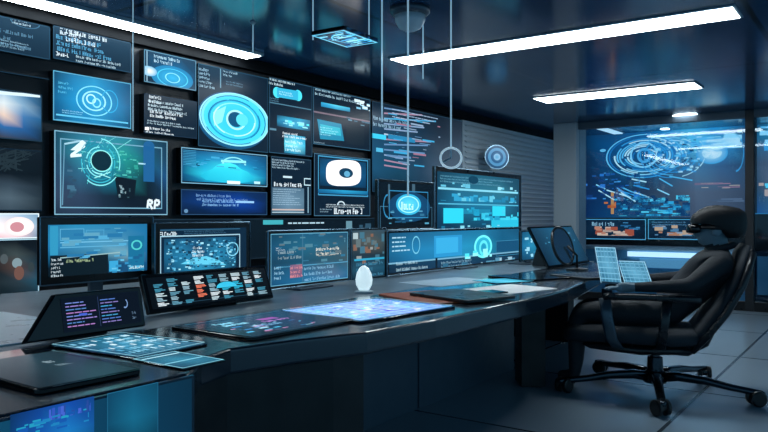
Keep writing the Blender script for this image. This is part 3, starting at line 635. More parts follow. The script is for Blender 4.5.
monitor(40, 153, 217, 286, 3.6, 'leftmost wide desk monitor in a thick black frame with a bright blue page', f, 8, 41, rim='39505f')
def f(u):
    u.bg('0b2338'); u.text(160, 231, 180, 236, 1, 'd8ecf4', h=.8); u.rect(160, 229, 240, 230, '2f5c78'); u.text(184, 230, 232, 234, 1, '3f6c88')
    u.frame(160, 236, 240, 270, '9cc8dc', .007); u.grid(164, 239, 236, 267, ['12405c 1a5478 163c58 1c5c80 144464', '1a5c80 2478a0 1c5478 2680a8 1a5878', '123c58 1c6488 2c8cb4 206c90 123c54'])
    u.bits(165, 240, 235, 266, 260, ('5fb8dc','2f84b0','9cdcf0','143850','143850','1c5478'), (.006,.026), .5); u.text(192, 246, 210, 256, 3, 'd8f0f8', h=.7); u.poly([u.P(*p) for p in ((180,264),(192,258),(206,256),(218,260),(226,265))], '5fc8e8')
    u.ell(226, 242, 238, 256, '7fd0ec', hole=.85)
monitor(155, 250, 223, 280, 3.5, 'second desk monitor from the left with a rounded glowing frame of blue blocks', f, 6, 42, rim='24323e')
def f(u):
    u.grid(271, 231, 384, 282, ['123c54 1c5474 1c4c68 1a4460 143850', '184c6c 20607c 245870 2c5468 1c4050', '163c54 1c4c64 2c5060 3c5058 1c3844', '1a5074 20648c 4a6c8c 2c6488 1c4c68', '14486c 1c6490 2c74a0 1c5c88 123c5c'])
    u.text(276, 247, 286, 251, 1, 'c8dce6'); u.text(316, 247, 344, 254, 2, 'e8e8dc', h=.7); u.text(318, 252, 340, 256, 1, 'b0a898'); u.text(278, 250, 308, 259, 2, '8fa8b0'); u.rect(276, 264, 350, 265, '4f94b8'); u.rect(302, 232, 303, 282, '3a6c88')
    u.grid(290, 265, 302, 277, ['6f5c7c 9c6478', '8c6078 6c5474']); u.text(290, 266, 306, 277, 3, 'd88a90', h=.6); u.text(304, 266, 345, 278, 3, '7fb4d4'); u.text(274, 266, 286, 280, 3, '8fc4e0'); u.bits(276, 234, 345, 262, 40, ('2f6c8c','4a7c90','5a6c74'), (.02,.08), .2)
    u.edge('5fa0bc', .005)
monitor(268, 349, 231, 290, 2.95, 'slim bluish monitor with small white and red entries, beside the white glowing lamp', f, 3, 43, th=.02)
def f(u):
    u.grid(352, 229, 386, 280, ['2c4450 3c4c54 2c4454', '3a4448 54544c 344850', '1a2c38 20323e 1c3440', '1c4458 245068 1c4c64', '0c1c28 10243a 0c2030'])
    u.rect(353, 233, 358, 239, 'a8bcc0'); u.bits(352, 232, 384, 262, 24, ('5c6c70','7c5c4c','3f6c80','8c9494'), (.02,.07), .7); u.rect(354, 258, 384, 260, '2f9cc0'); u.text(356, 262, 384, 276, 3, '3f80a0')
monitor(351, 386, 229, 283, 3.1, 'narrow dull grey and brown monitor behind the white glowing lamp', f, 1.5, 44, th=.02, rim='1c3440')
def f(u):
    u.grid(389, 233, 519, 256, ['144868 1c5c84 1f6890 1c6c98 1f7098 18587c 164c6c', '186088 207cac 2380b0 248cb8 208cb0 14587c 1a5c80', '124468 1a6490 1c70a0 1f80a8 1c7898 124c70 144c6c'])
    u.grid(389, 257, 519, 272, ['0f3048 163c58 184460 16405c 12344c', '0c2438 10304a 123450 103048 0c263a'])
    u.rect(388, 257, 519, 258.4, '6fa8c4'); u.text(392, 236, 412, 252, 4, 'a0d0e4', h=.5, gl=False); u.ell(412, 236, 420, 254, '6fc0dc', hole=.85); u.rect(434, 236, 462, 255, '2a90c8'); u.rect(436, 238, 458, 252, '38a8dc')
    u.ell(474, 235, 492, 258, '2fb8d8', c2='1f90b8'); u.ell(474, 235, 492, 258, '6ff0f8', hole=.8); u.ell(479, 240, 488, 256, '5fe0ec', hole=.6); u.bits(462, 250, 496, 256, 10, (CY,'8ff0f8'), (.03,.1), .5); u.rect(496, 241, 518, 250, '164c70'); u.frame(496, 241, 519, 254, '3f8cb0', .004)
    u.text(396, 261, 434, 269, 2, '9cc0d0', h=.5); u.text(441, 261, 475, 269, 3, '7fa8bc', h=.6); u.bits(440, 258, 515, 267, 30, ('4f88a4','2c607c','8fb8cc'), (.03,.12), .3); u.rect(435, 258, 437, 272, '0a1620')
monitor(387, 521, 231, 276, 3.0, 'very wide desk monitor with blue charts and a glowing cyan arch shape', f, 2.2, 45, th=.025, rim='5c8ca4')
def f(u):
    u.grid(437, 171, 519, 232, ['0f3448 1c5068 1f5870 1c5068 123c50', '123c54 246480 286c84 2a6c80 164458', '0f405c 1c6c90 1c7094 1c6c8c 12405c', '0c3450 14506c 125070 14587c 0e3c54', '0a2c44 0c3450 0d3852 0e3c58 0a2c40'])
    u.text(440, 174, 516, 188, 3, '5f9cb4', h=.6); u.rect(438, 189.5, 518, 191.5, '7fd0e8'); u.bits(440, 192, 516, 203, 40, ('2f9cc8','1f7ca4','5fc0dc'), (.04,.14), .5); u.rect(438, 204, 518, 205.2, '4fb0d0'); u.bits(440, 184, 516, 189, 12, ('5fb8d4','8fd8ec'), (.04,.1), .4)
    u.rect(443, 208, 463, 223, '2fd0ec'); u.rect(492, 206, 505, 216, '2fd0ec'); u.rect(491, 218, 518, 227, '28b8d8'); u.rect(463, 209, 490, 214, '1c80a4'); u.bits(463, 207, 518, 220, 30, ('3cc8e4','1f98c0'), (.04,.14), .5); u.bits(440, 224, 516, 230, 16, ('1c6c90','7fd0e4'), (.04,.1), .3)
    u.ell(468, 176, 478, 184, '0f3c54')
monitor(435, 521, 166, 234, 3.45, 'tall black framed monitor with cyan blocks rising behind the very wide monitor', f, 3, 46, rim='2c4c60')
def f(u):
    u.bg('050a10'); u.rect(388, 184, 390, 204, '3f5c6c'); u.rect(412, 184, 415, 202, '3f5c6c'); u.frame(380, 206, 432, 228, '3f6c84', .006)
    u.ell(388, 192, 430, 222, '0f3c60', c2='124c78'); u.frame(389, 190, 428, 218, '2f84b4', .008); u.ell(396, 194, 421, 215, '2fb0dc', c2='5fdcf4'); u.ell(398, 196, 419, 213, '9ff0fc', hole=.88); u.text(401, 200, 418, 209, 1, 'c8fcff', h=.9)
    u.bits(384, 210, 430, 224, 16, ('2f6c8c','4f98b8','1a4c6c'), (.02,.08), .2); u.ell(383, 194, 392, 218, '2f84b4', hole=.85, a0=90, a1=270)
monitor(378, 434, 179, 230, 3.3, 'black monitor showing a small glowing round gauge at the end of a cable', f, 2, 47, rim='22384a')
def f(u):
    u.grid(522, 232, 541, 258, ['164c70 1f6488 18506c', '1c6c98 2484ac 1c6488', '0f3c58 164c6c 103c54']); u.bits(523, 234, 540, 256, 24, ('4fa8d0','2f80a8','8fd0e8'), (.02,.09), .4)
monitor(521, 542, 231, 262, 2.75, 'small narrow blue monitor between the very wide monitor and the far console', f, 1, 48, th=.025, rim='3a6478')

# ---------------------------------------------------------------- tilted consoles in front of the monitors
def tilt_plane(pxl, pyl, tilt, dirx=V((1,0,0))):
    p = onz(pxl, pyl, DZ+.012); up = V((0, math.sin(tilt), math.cos(tilt))); n = dirx.cross(up).normalized(); return p, up, n
def console(pts, label, fn, tilt, seed, name='console', cat='console', th=.03, slant=0):
    """pts: bottom left pixel, bottom right x, top y at left"""
    (xl, yb), xr, yt = pts; p, up, n = tilt_plane(xl, yb, math.radians(tilt)); 
    if n.y > 0: n = -n
    r_ = hit(xr, yb, p, n); # right limit on same plane
    tl = hit(xl, yt, p, n); L = (tl-p).dot(up)
    # bottom right: walk along x until the pixel x matches
    lo, hi = 0, 3
    for _ in range(40):
        m_ = (lo+hi)/2; w_ = p+V((m_,0,0))-O; sx = 384+F*w_.dot(RT)/w_.dot(FW)
        if sx < xr: lo = m_
        else: hi = m_
    U = V((lo,0,0)); o = p+up*L; D = -up*L
    t = thing(name, label, cat, (p.x+lo/2, p.y+L*math.sin(math.radians(tilt))/2, DZ))
    us = U.normalized(); obj('screen_bezel', prism(NB(), [o+us*slant, o+U, o+U+D, o+D], -n*th), M['gloss'], t, bevel=.006)
    k = .018; ui = UI(o+V((k+slant,0,0))+(-up)*k+n*.0005, U-V((2*k+slant,0,0)), D+up*2*k, n, 'uv', seed); fn(ui); ui.build(t)
    # wedge housing behind
    base = p-n*th; bm = NB(); hgt = L*math.cos(math.radians(tilt))
    yb2 = o.y+.10
    prof = [(base.y+.0, DZ+.001), (yb2, DZ+.001), (yb2, DZ+.02), ((o-n*th).y+.004, (o-n*th).z-.06)]
    prism(bm, [(p.x+lo*.3, y_, z_) for y_, z_ in prof], (lo*.4, 0, 0)); obj('housing', bm, M['dark'], t, bevel=.005)
    return t, p, U, o
def f(u):
    u.bg('070b16'); u.text(.05,.12,.42,.9,8,'7a78c8',h=.5,cols=['6c84d0','8f7cc8','4f80c0','a878c0'],gl=False); u.text(.48,.12,.74,.9,8,'5f78b8',h=.5,cols=['4f74c0','7f74b8','3f98c8'],gl=False); u.rect(.45,.05,.455,.95,'2f4068'); u.ell(.76,.2,.84,.5,'6f90c0',hole=.7,a0=-60,a1=120); u.rect(.2,.5,.3,.56,'3f5cc8'); u.text(.88,.6,.96,.9,2,'5f7c98')
console(((24, 344), 146, 297), 'low black screen with purple and blue text lines, below the leftmost wide monitor', f, 12, 51, name='tilted_screen', cat='screen', slant=.13)
def f(u):
    u.bg('05090d')
    for r in range(6):
        for c_ in range(9):
            if u.R.random() < .85:
                x, y = .04+c_*.105, .08+r*.15
                col = u.R.choice(('c0d8e0','8fb4c4','5f98b0','dceaf0','3f8ca8'))
                if 2 <= r <= 4 and c_ in (3,): col = 'e8785c'
                if 2 <= r <= 3 and c_ in (5, 6): col = '2fb4d8'
                [u.rect(x+q_*.001, y+q_*.04, x+u.R.uniform(.04,.085), y+q_*.04+.026, col) for q_ in range(3)]
    u.ell(.52,.36,.7,.75,'38bce0',a0=180,a1=360); u.rect(.04,.9,.9,.915,'24485c')
console(((150, 314), 274, 274), 'black tilted keypad console crowded with small white and red lit keys, below the second monitor', f, 20, 52, name='keypad_console')
# far consoles near the end of the desk
def f(u): u.grid(0,0,1,1,['12344c 1c5474 143c54','0c2438 164460 0c2438']); u.bits(.1,.1,.9,.9,14,('4f98b8','2f6c8c'),(.02,.06),.3)
console(((549, 268), 590, 226), 'dark tilted far console screen beside the narrow blue monitor, near the pillar', f, 28, 53, name='tilted_screen', cat='screen', th=.025)

# ---------------------------------------------------------------- flat things on the desk
def flat(name, pts, label, cat, th, fn, seed, m='gloss', lift=0, group=None, scr='screen', body='body'):
    z = DZ+lift+th; o, u, v = fit([onz(x, y, z) for x, y in pts]); nrm = V((0,0,1))
    c = o+u/2+v/2; t = thing(name, label, cat, (c.x, c.y, DZ+lift), group)
    # rounded slab
    bm = NB(); R_ = min(u.length, v.length)*.06; un, vn = u.normalized(), v.normalized(); P = []
    for (cx, cy, a0) in ((1,1,0), (0,1,90), (0,0,180), (1,0,270)):
        cc = o+u*cx+v*cy-un*R_*(2*cx-1)-vn*R_*(2*cy-1)
        for k in range(5):
            an = math.radians(a0+k*22.5); P.append(cc+un*R_*math.cos(an)+vn*R_*math.sin(an))
    prism(bm, P, (0,0,-th)); obj(body, bm, M[m], t, bevel=min(.003, th*.3))
    if fn:
        k = .03; ui = UI(o+u*k+v*k+nrm*.0004, u*(1-2*k), v*(1-2*k), nrm, 'uv', seed); fn(ui); ui.build(t, 'screen', M[scr])
    return t
def f(u):
    u.grid(0,0,1,1,['16262f 1d333e 223a46 1e323c','15252e 1c303a 20363f 1a2c35','101d24 16262e 1b2e36 17272f']); u.text(.62,.30,.74,.38,2,'a8c0cc',h=.8); u.text(.62,.46,.8,.52,1,'8fa8b4',h=.6); u.ell(.08,.1,.14,.3,'1f5c78')
flat('tablet', [(-42, 366), (58, 349), (131, 370), (36, 392)], 'large dark glass tablet lying at the near left corner of the desk', 'tablet', .014, f, 61, lift=.001)
def f(u):
    u.grid(0,0,1,1,['123448 1c5470 246880 1c5470','1a4c68 2a7490 307c98 205c78','123448 1c5068 205c78 164460'])
    for r in range(6):
        for k in range(15):
            if u.R.random() < .8: u.rect(.06+k*.06, .1+r*.14, .06+k*.06+u.R.uniform(.02,.05), .1+r*.14+.07, u.R.choice(('b8e4f4','7fc4e0','4f9cc0','d8f4fc')))
    u.edge('9cdcf0', .004)
flat('glass_keyboard', [(58, 346), (128, 330), (192, 346), (138, 360)], 'see-through glass keyboard with glowing pale blue keys lying left of the dark tablets', 'keyboard', .006, f, 62, m='bluegl', scr='screen')
def f(u):
    u.grid(0,0,1,1,['14384c 1c5068 1a4c64','1c5c78 2a7c98 1c5870','10344a 1a5068 14405a']); u.rect(.05,.12,.95,.16,'b0e4f0'); u.rect(.05,.6,.95,.64,'7fc8dc'); u.edge('8fd4e8', .004)
flat('glass_sheet', [(140, 359), (180, 349), (212, 361), (182, 371)], 'small clear glass sheet with pale cyan edge lines beside the glowing keyboard', 'glass sheet', .005, f, 63, m='bluegl')
def f(u):
    u.grid(0,0,1,1,['0c1822 14304a 1c3c58 14304a','0a1620 143450 1c2c4c 10283c','070f16 0c1c2a 101c30 0a1620'])
    u.text(.18,.2,.45,.42,2,'8fd8f4',h=.8); u.text(.3,.55,.75,.66,1,'7fb8e4',h=.7); u.rect(.55,.3,.72,.4,'8c4c9c'); u.text(.5,.42,.8,.5,1,'b87fd0',h=.8); u.bits(.08,.5,.7,.9,30,('4fb0dc','2c74b0','a8e4f8','c88ab8'),(.01,.05),.3); u.rect(.05,.05,.95,.09,'20485c'); u.edge('1c3444',.004)
flat('tablet', [(172, 325), (275, 311), (356, 318), (250, 340)], 'black tablet with blue and violet markings lying before the keypad console', 'tablet', .012, f, 64)
def f(u):
    u.grid(0,0,1,1,['4a88c8 5f9ce0 6f94e0 5c8cd4 3f7cb4','5f9cd8 7fb8f0 8fa4f4 6c98e4 4a88c4','4f94cc 8cc8f4 7f90ec 78a8e8 4484bc','3c7cb0 5f9cdc 6f88dc 5484cc 3870a8'])
    for k in range(22): u.rect(.04+k*.042, .06, .05+k*.042, .94, u.R.choice(('a8d4ff','8098f0','b8e8ff','6c70d8')))
    for k in range(7): u.rect(.04, .08+k*.13, .96, .095+k*.13, '9fd0f8')
    u.bits(.05,.05,.95,.95,70,('d8f4ff','5f60d0','4fc8f0','c0a8f8'),(.01,.04),.8); u.edge('c8ecff',.005)
flat('light_table', [(282, 311), (378, 297), (446, 306), (366, 323)], 'bright blue violet glowing glass data plate lying right of the black tablet with blue markings', 'display plate', .01, f, 65, m='bluegl')
flat('clipboard', [(388, 294), (440, 289), (478, 299), (430, 305)], 'orange edged card folder peeking out from under the black notebook', 'folder', .006, None, 0, m='orange', lift=0)
def f(u): u.bg('0b0f13'); u.grid(.25,.2,.6,.6,['5c2c20 8c4028','4a241c 6c3424'])
flat('notebook', [(414, 292), (463, 288), (501, 295), (470, 302)], 'black notebook with a dull orange patch on its cover, on the orange edged folder', 'notebook', .016, None, 0, m='black', lift=.0065)
o_ = flat('paper_sheet', [(462, 291), (505, 283), (545, 288), (500, 297)], 'white paper sheet lying behind the black notebook', 'paper', .003, None, 0, m='paper', lift=0)
flat('cyan_glow_patch', [(484, 280.5), (508, 277.5), (522, 280.5), (497, 284.5)], 'small flat cyan glow patch painted on the desk behind the white paper sheet', 'glow patch', .004, lambda u: (u.grid(0,0,1,1,['2c7c9c 3fa8c8 2c7c98','2a7494 5fd0e8 2f88a8']), u.edge('5fb0c8',.004)), 66, m='bluegl')  # spot of cyan glow on the desktop, painted as a thin plate
flat('tablet', [(508, 276), (540, 271), (562, 276), (530, 281)], 'small black tablet lying at the far end of the desk behind the cyan glow patch', 'tablet', .012, None, 0)
flat('paper_sheet', [(418, 283), (450, 276), (480, 280), (446, 288)], 'grey blue paper sheet lying in front of the very wide monitor', 'paper', .002, None, 0, m='white')
flat('phone', [(484, 291), (493, 289), (500, 291.5), (491, 293.5)], 'small dark phone lying on the white paper sheet', 'phone', .008, None, 0, lift=.0035)
flat('computer_keyboard', [(578, 275), (600, 270), (616, 274), (594, 280)], 'dark flat keyboard at the far end of the desk beside the standing glass folders', 'keyboard', .018, lambda u: [u.rect(.03+k*.07,.1+r*.22,.08+k*.07,.26+r*.22,'24384a') for k in range(13) for r in range(4)], 68, m='black')
# glowing egg lamp
p = onz(364, 293, DZ)
t = thing('table_lamp', 'small white glowing egg shaped lamp on the desk between the slim and the narrow monitors', 'lamp', tuple(p))
s_ = .0055
obj('foot', lathe(NB(), [(.055, .001), (.055, .012), (.03, .018)], p, 24), M['white'], t)
obj('globe', lathe(NB(), [(.03, .018), (.047, .05), (.05, .08), (.043, .115), (.028, .145), (.008, .16)], p, 24), M['globe'], t, smooth=True)
# magnifier / mirror ring on arm
p = onz(577, 270, DZ)
t = thing('ring_mirror', 'round tilted mirror with a dark rim on a small stand at the desk end', 'mirror', tuple(p))
obj('base', lathe(NB(), [(.09, .001), (.09, .012), (.02, .02)], p, 24), M['black'], t)
obj('stem', tube(NB(), [p+V((0,0,.02)), p+V((0,0,.12)), p-RT*.08+V((0,0,.2))], .01, 10), M['black'], t, smooth=True)
c = p-RT*.12+V((0,0,.20)); ax = (-FW*.75+RT*.55+V((0,0,.3))).normalized(); e1 = ax.cross(V((0,0,1))).normalized(); e2 = e1.cross(ax)
bm = NB(); tube(bm, [c+e1*math.cos(k*math.pi/16)*.12+e2*math.sin(k*math.pi/16)*.16 for k in range(33)], .012, 8, cap=False); obj('rim', bm, M['black'], t, smooth=True)
bm = NB(); prism(bm, [c+e1*math.cos(k*math.pi/16)*.112+e2*math.sin(k*math.pi/16)*.15 for k in range(32)], ax*.006); obj('mirror_glass', bm, mat('mirror_glass','6f9cb8',.08,.9,noise=.03), t)
# standing glass folders (plaid lit blue)
def fold(px0, px1, pyb, pyt, lean, label, seed, m='holo'):
    a = onz(px0, pyb, DZ+.002); b_ = onz(px1, pyb+1.5, DZ+.002); U = b_-a; up = (V((0,0,1))+lean).normalized(); n = U.cross(up).normalized()
    if n.dot(FW) > 0: n = -n
    hgt = (pyb-pyt)/F*(a-O).dot(FW); t = thing('glass_folder', label, 'glass folder', tuple((a+b_)/2-V((0,0,.002))), 'standing lit glass sheets')
    o = a+up*hgt; obj('glass_plate', slab(o, U, -up*hgt, n, .012), M['bluegl'], t)
    ui = UI(o+n*.0006, U, -up*hgt, n, 'uv', seed); ui.grid(0,0,1,1,['2c5c78 3f7c9c 34708c','3a7898 5fa4c4 447f9c','1f4c68 346f8c 285c78'])
    for k in range(6): ui.rect(.08+k*.16,0,.12+k*.16,1,'5c98b8'); ui.rect(0,.1+k*.15,1,.13+k*.15,'6fb0cc')
    ui.edge('8fc4dc',.006); ui.build(t); 
    bm = NB(); c = (a+b_)/2-n*.06; obox(bm, c+V((0,0,.006)), U/2*.9, n*.07, V((0,0,.006))); obj('foot', bm, M['rim'], t)
fold(601, 622, 283, 246, V((0,0,0))+FW*.25-RT*.1, 'taller standing blue lit glass sheet beside the far keyboard', 71)
fold(625, 653, 284, 259, FW*.4-RT*.2, 'lower leaning blue plaid lit glass sheet in front of the seated person', 72)

# ================================================================ OFFICE CHAIR
cc = onz(655, 392, 0)
face = (-RT*.95+FW*.31).normalized(); lat = V((-face.y, face.x, 0))   # lat = towards sitter's left
CH = thing('office_chair', 'black wheeled office chair with tilted back, the seated person in it', 'chair', tuple(cc))
def L(f_, l_, z_): return cc + face*f_ + lat*l_ + V((0,0,z_))
def rounded(bm, prof, widths, rnd=.05):
    pass
# seat: a loft of cross-sections along forward axis
def loft(bm, secs, n=20):
    """secs: (centre, half side vector, half thick vector) super-ellipse rings"""
    rings = []
    for c, a, b_ in secs:
        r_ = []
        for k in range(n):
            t_ = 2*math.pi*k/n; cx, sy = math.cos(t_), math.sin(t_)
            r_.append(bm.verts.new(V(c)+V(a)*math.copysign(abs(cx)**.55, cx)+V(b_)*math.copysign(abs(sy)**.7, sy)))
        rings.append(r_)
    for i in range(len(rings)-1):
        for k in range(n): bm.faces.new((rings[i][k], rings[i][(k+1) % n], rings[i+1][(k+1) % n], rings[i+1][k]))
    bm.faces.new(rings[0]); bm.faces.new(rings[-1][::-1]); return bm
Z = V((0,0,1))
bm = NB(); loft(bm, [(L(x, 0, z), lat*w_, Z*h_) for x, z, w_, h_ in ((.60,.395,.10,.012),(.59,.395,.22,.045),(.52,.405,.29,.062),(.35,.415,.31,.065),(.1,.41,.31,.065),(-.1,.405,.30,.065),(-.24,.41,.27,.06),(-.30,.42,.16,.03))])
obj('seat', bm, M['fabric'], CH, smooth=True)
bm = NB(); loft(bm, [(L(x, 0, z), lat*w_, Z*h_) for x, z, w_, h_ in ((.50,.335,.12,.01),(.42,.325,.2,.03),(.1,.31,.22,.04),(-.2,.32,.2,.035),(-.28,.34,.1,.01))])
obj('seat_pan', bm, M['plastic'], CH, smooth=True)
# backrest leaning back
bd = (face*-.42+Z*.70).normalized(); bn = (face*.70+Z*.42).normalized()
B0 = L(-.20, 0, .36)
bm = NB(); secs = []
for s_, w_, h_, cv in ((-.05,.14,.02,.0),(.0,.22,.045,.0),(.12,.27,.05,-.015),(.3,.28,.05,-.03),(.46,.275,.045,-.02),(.60,.25,.04,.0),(.69,.22,.035,.02),(.74,.17,.02,.03)):
    secs.append((B0+bd*s_+bn*cv, lat*w_, bn*h_))
loft(bm, secs); obj('backrest', bm, M['fabric'], CH, smooth=True)
bm = NB()
for s__ in (-1, 1):
    tube(bm, [B0+bd*s_+bn*(cv-.03)+lat*s__*(w_+.0) for s_, w_, h_, cv in ((-.02,.22,0,0),(.12,.28,0,-.015),(.3,.29,0,-.03),(.5,.285,0,-.02),(.60,.26,0,.0),(.71,.2,0,.025))], .022, 10)
tube(bm, [B0+bd*.71-bn*.005+lat*l_ for l_ in (-.2,0,.2)], .022, 10)
obj('back_frame', bm, M['plastic'], CH, smooth=True)
bm = NB(); tube(bm, [L(-.02,0,.30), L(-.2,0,.30), L(-.30,0,.36), B0+bd*.25-bn*.075], [.04,.045,.045,.03], 12); obj('back_bracket', bm, M['plastic'], CH, smooth=True)
for s__ in (1, -1):
    bm = NB(); secs = [(L(x, s__*.33, z), lat*w_, Z*.022) for x, z, w_ in ((.33,.672,.02),(.30,.678,.04),(.15,.68,.045),(0,.68,.045),(-.22,.675,.04),(-.26,.67,.02))]
    arm = obj('armrest', loft(bm, secs), M['plastic'], CH, smooth=True)
    bm = NB(); loft(bm, [(L(x, s__*y_, z), lat*.014, face*.038) for x, y_, z in ((.20,.22,.325),(.24,.30,.34),(.28,.34,.40),(.31,.345,.55),(.32,.335,.66))], 12)
    sub('armrest_strut', bm, M['strut'], arm, smooth=True)
    bm = NB(); loft(bm, [(L(x, s__*y_, z), lat*.014, face*.03) for x, y_, z in ((.0,.22,.325),(-.02,.31,.35),(-.04,.34,.5),(-.06,.33,.665))], 12)
    sub('armrest_strut', bm, M['plastic'], arm, smooth=True)
# gas lift and star base
obj('gas_lift', lathe(NB(), [(.05,.10),(.055,.12),(.05,.24),(.032,.245),(.032,.30)], cc, 24), M['chrome'], CH, smooth=False)
bm = NB(); lathe(bm, [(.075,.07),(.08,.11),(.06,.15)], cc, 24); obj('base_hub', bm, M['plastic'], CH, smooth=True)
bm = NB(); tube(bm, [L(.05,-.02,.30), L(.12,-.14,.29), L(.12,-.27,.30)], .01, 8); obj('tilt_lever', bm, M['plastic'], CH, smooth=True)
Rb = .63
for k in range(5):
    th = math.radians(-107+72*k); d = (RT*math.cos(th)+FW*math.sin(th))
    s_ = d.cross(Z)
    bm = NB(); loft(bm, [(cc+d*r_+Z*z_, s_*w_, Z*h_) for r_, z_, w_, h_ in ((.05,.11,.045,.035),(.15,.125,.035,.03),(.32,.118,.03,.025),(.48,.095,.027,.02),(Rb+.02,.08,.024,.018),(Rb+.04,.078,.012,.01))], 14)
    arm = obj('base_spoke', bm, M['chrome'], CH, smooth=True)
    bm = NB()
    e = cc+d*Rb; wx = (s_*.8+d*.6).normalized(); 
    tube(bm, [e+Z*.062, e+Z*.085], .012, 8)
    wd = wx.cross(Z)
    loft(bm, [(e+wd*.01+wx*q_+Z*.058, wd*.034, Z*.024) for q_ in (-.014,.014)], 12)
    cs = obj('caster', bm, M['plastic'], CH)
    for w_ in (-1, 1):
        bm = NB(); lathe(bm, [(.040, 0),(.050,.005),(.050,.024),(.040,.03)], e+wd*.012+wx*(w_*.032-.015)+Z*.0505, 20, A=wx); sub('wheel', bm, M['black'], cs)

# ================================================================ PERSON
def skinmesh(chains, name, root=0, levels=2):
    """chains of (point, radius); joints given by index to join: list of (verts, edges)"""
    verts, edges, rad = chains
    me = bpy.data.meshes.new(name); me.from_pydata([tuple(v) for v in verts], edges, []); o = bpy.data.objects.new(name, me); COL.objects.link(o)
    o.modifiers.new('skin', 'SKIN'); s = me.skin_vertices[0].data
    for i, r_ in enumerate(rad):
        s[i].radius = r_ if isinstance(r_, tuple) else (r_, r_); s[i].use_root = (i == root)
    m_ = o.modifiers.new('sub', 'SUBSURF'); m_.levels = levels; m_.render_levels = levels
    dg = bpy.context.evaluated_depsgraph_get(); ev = o.evaluated_get(dg); me2 = bpy.data.meshes.new_from_object(ev)
    bpy.data.objects.remove(o); return me2
PS = thing('person', 'person in black jacket and cap with goggles sitting in the office chair facing the desk', 'person', tuple(L(0,0,.0)))
OFF[PS.name] = V(cc)
vs, es, rs = [], [], []
def add(p_, r_, par=None):
    vs.append(p_-cc); rs.append(r_); 
    if par is not None: es.append((par, len(vs)-1))
    return len(vs)-1
pel = add(L(-.10,0,.58), .14)
bel = add(L(-.19,0,.68), .135, pel); ch = add(L(-.31,0,.81), (.16,.15), bel); sh = add(L(-.40,0,.92), .125, ch)
nk = add(L(-.41,0,.975), .07, sh); nk2 = add(L(-.39,0,1.015), .066, nk); hd = add(L(-.365,0,1.075), (.102,.098), nk2); hd2 = add(L(-.36,0,1.16), (.095,.10), hd)
for s__ in (1, -1):
    hp = add(L(-.05, s__*.10,.55), .10, pel); kn = add(L(.46, s__*.12,.545), .078, hp); kb = add(L(.51, s__*.12,.50), .072, kn); an = add(L(.52, s__*.12,.12), .045, kb); ft = add(L(.55, s__*.12,.06), .04, an); toe = add(L(.66, s__*.12,.045), .035, ft)
    so = add(L(-.39, s__*.19,.90), .078, sh); el = add(L(-.20, s__*.31,.765), .052, so); e2_ = add(L(-.16, s__*.32,.755), .05, el)
    wr = add(L(.13, s__*.31,.740), .032, e2_); pm = add(L(.19, s__*.31,.735), (.018,.036), wr); pm2 = add(L(.23, s__*.31,.733), (.014,.038), pm)
    for k in range(4):
        off = (k-1.5)*.021; ln = (.062,.075,.07,.055)[k]
        a_ = add(L(.25, s__*.31+off*1.0,.733), .0095, pm2); b_ = add(L(.25+ln*.6, s__*.31+off*1.15,.733), .009, a_); add(L(.25+ln*1.0, s__*.31+off*1.2,.720), .008, b_)
    a_ = add(L(.19, s__*.31-s__*.04,.732), .011, pm); b_ = add(L(.22, s__*.31-s__*.062,.728), .0095, a_); add(L(.25, s__*.31-s__*.066,.722), .0085, b_)
me = skinmesh((vs, es, rs), 'body')
me.name = 'body'
me.materials.clear(); me.materials.append(M['jacket']); me.materials.append(M['skin']); 
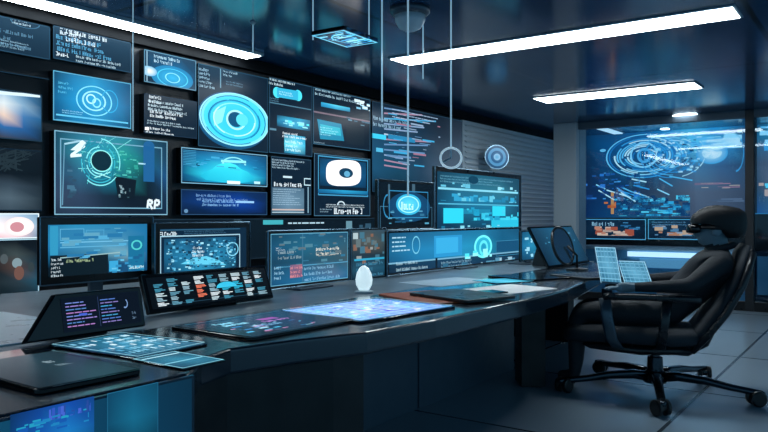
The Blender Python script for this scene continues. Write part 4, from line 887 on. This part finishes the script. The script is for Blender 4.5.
# shape the face on the head part
hc = L(-.36,0,1.115)-cc
for v in me.vertices:
    rel = v.co-hc; fx = rel.dot(face); ly = rel.dot(lat); hz = rel.z
    if hz > -.13 and abs(ly) < .13 and rel.length < .17:
        if fx > .0: v.co += face*.022*min(1, fx/.05)
        if fx > .05:
            nose = math.exp(-((ly/.016)**2)-(((hz+.015)/.028)**2)); v.co += face*.032*nose
            lip = math.exp(-((ly/.03)**2)-(((hz+.062)/.009)**2)); v.co += face*.010*lip
            chin = math.exp(-((ly/.03)**2)-(((hz+.098)/.018)**2)); v.co += face*.014*chin
            for e_ in (-1, 1): v.co -= face*.012*math.exp(-(((ly-e_*.033)/.016)**2)-(((hz-.018)/.014)**2))
for p_ in me.polygons:
    c = p_.center; rel = c-hc; p_.use_smooth = True
    hand = c.z > .69 and c.dot(face) > .135
    p_.material_index = 1 if (rel.z > -.105) or hand else 0
body = bpy.data.objects.new('body', me); COL.objects.link(body); body.parent = PS
def psub(name, bm, m, **k): return obj(name, bm, m, PS, **k)
# cap / hood: ellipsoid shell over the skull
bm = NB(); secs = []
hcw = hc+cc
for q_, wx_, hx in ((-.165,.045,.04),(-.155,.08,.075),(-.12,.105,.10),(-.06,.118,.115),(0,.12,.12),(.05,.112,.112),(.09,.098,.09),(.125,.08,.06),(.14,.05,.035)):
    secs.append((hcw+face*(q_*1.1-.02)+Z*.038, lat*wx_*1.05, Z*hx*1.0))
loft(bm, secs, 24)
for v in bm.verts:
    r_ = v.co-hcw; fx = r_.dot(face)
    lim = .035 if fx > .0 else max(-.075, .035+fx*1.1)
    if r_.z < lim: v.co.z = hcw.z+lim-(lim-r_.z)*.06
psub('cap', bm, M['cap'], smooth=True)
# goggles
bm = NB(); loft(bm, [(hcw+face*.085-Z*.0, lat*.1, Z*.03),(hcw+face*.135-Z*.0, lat*.09, Z*.034),(hcw+face*.16-Z*.0, lat*.07, Z*.028)], 20)
g = psub('goggles', bm, M['gloss'], smooth=True)
bm = NB(); tube(bm, [hcw+face*.162+Z*(.018)+lat*l_ for l_ in (-.05,0,.05)], .004, 6); sub('goggle_trim', bm, M['rim'], g)
for s__ in (-1, 1):
    bm = NB(); tube(bm, [hcw+face*.08+lat*s__*.092+Z*.012, hcw+face*.0+lat*s__*.122+Z*.008, hcw-face*.08+lat*s__*.108+Z*.005], .012, 8); psub('goggle_strap', bm, M['cap'])
    bm = NB(); lathe(bm, [(.022,0),(.03,.008),(.026,.016),(.01,.02)], hcw-face*.012+lat*s__*.1-Z*.02, 16, A=lat*s__); psub('ear', bm, M['skin'], smooth=True)
# collar
bm = NB(); tube(bm, [L(-.405,0,.99)+face*.08*math.cos(k*math.pi/8)+lat*.09*math.sin(k*math.pi/8)+Z*(.02*-math.cos(k*math.pi/8)) for k in range(17)], .022, 8, cap=False); psub('collar', bm, M['jacket'], smooth=True)
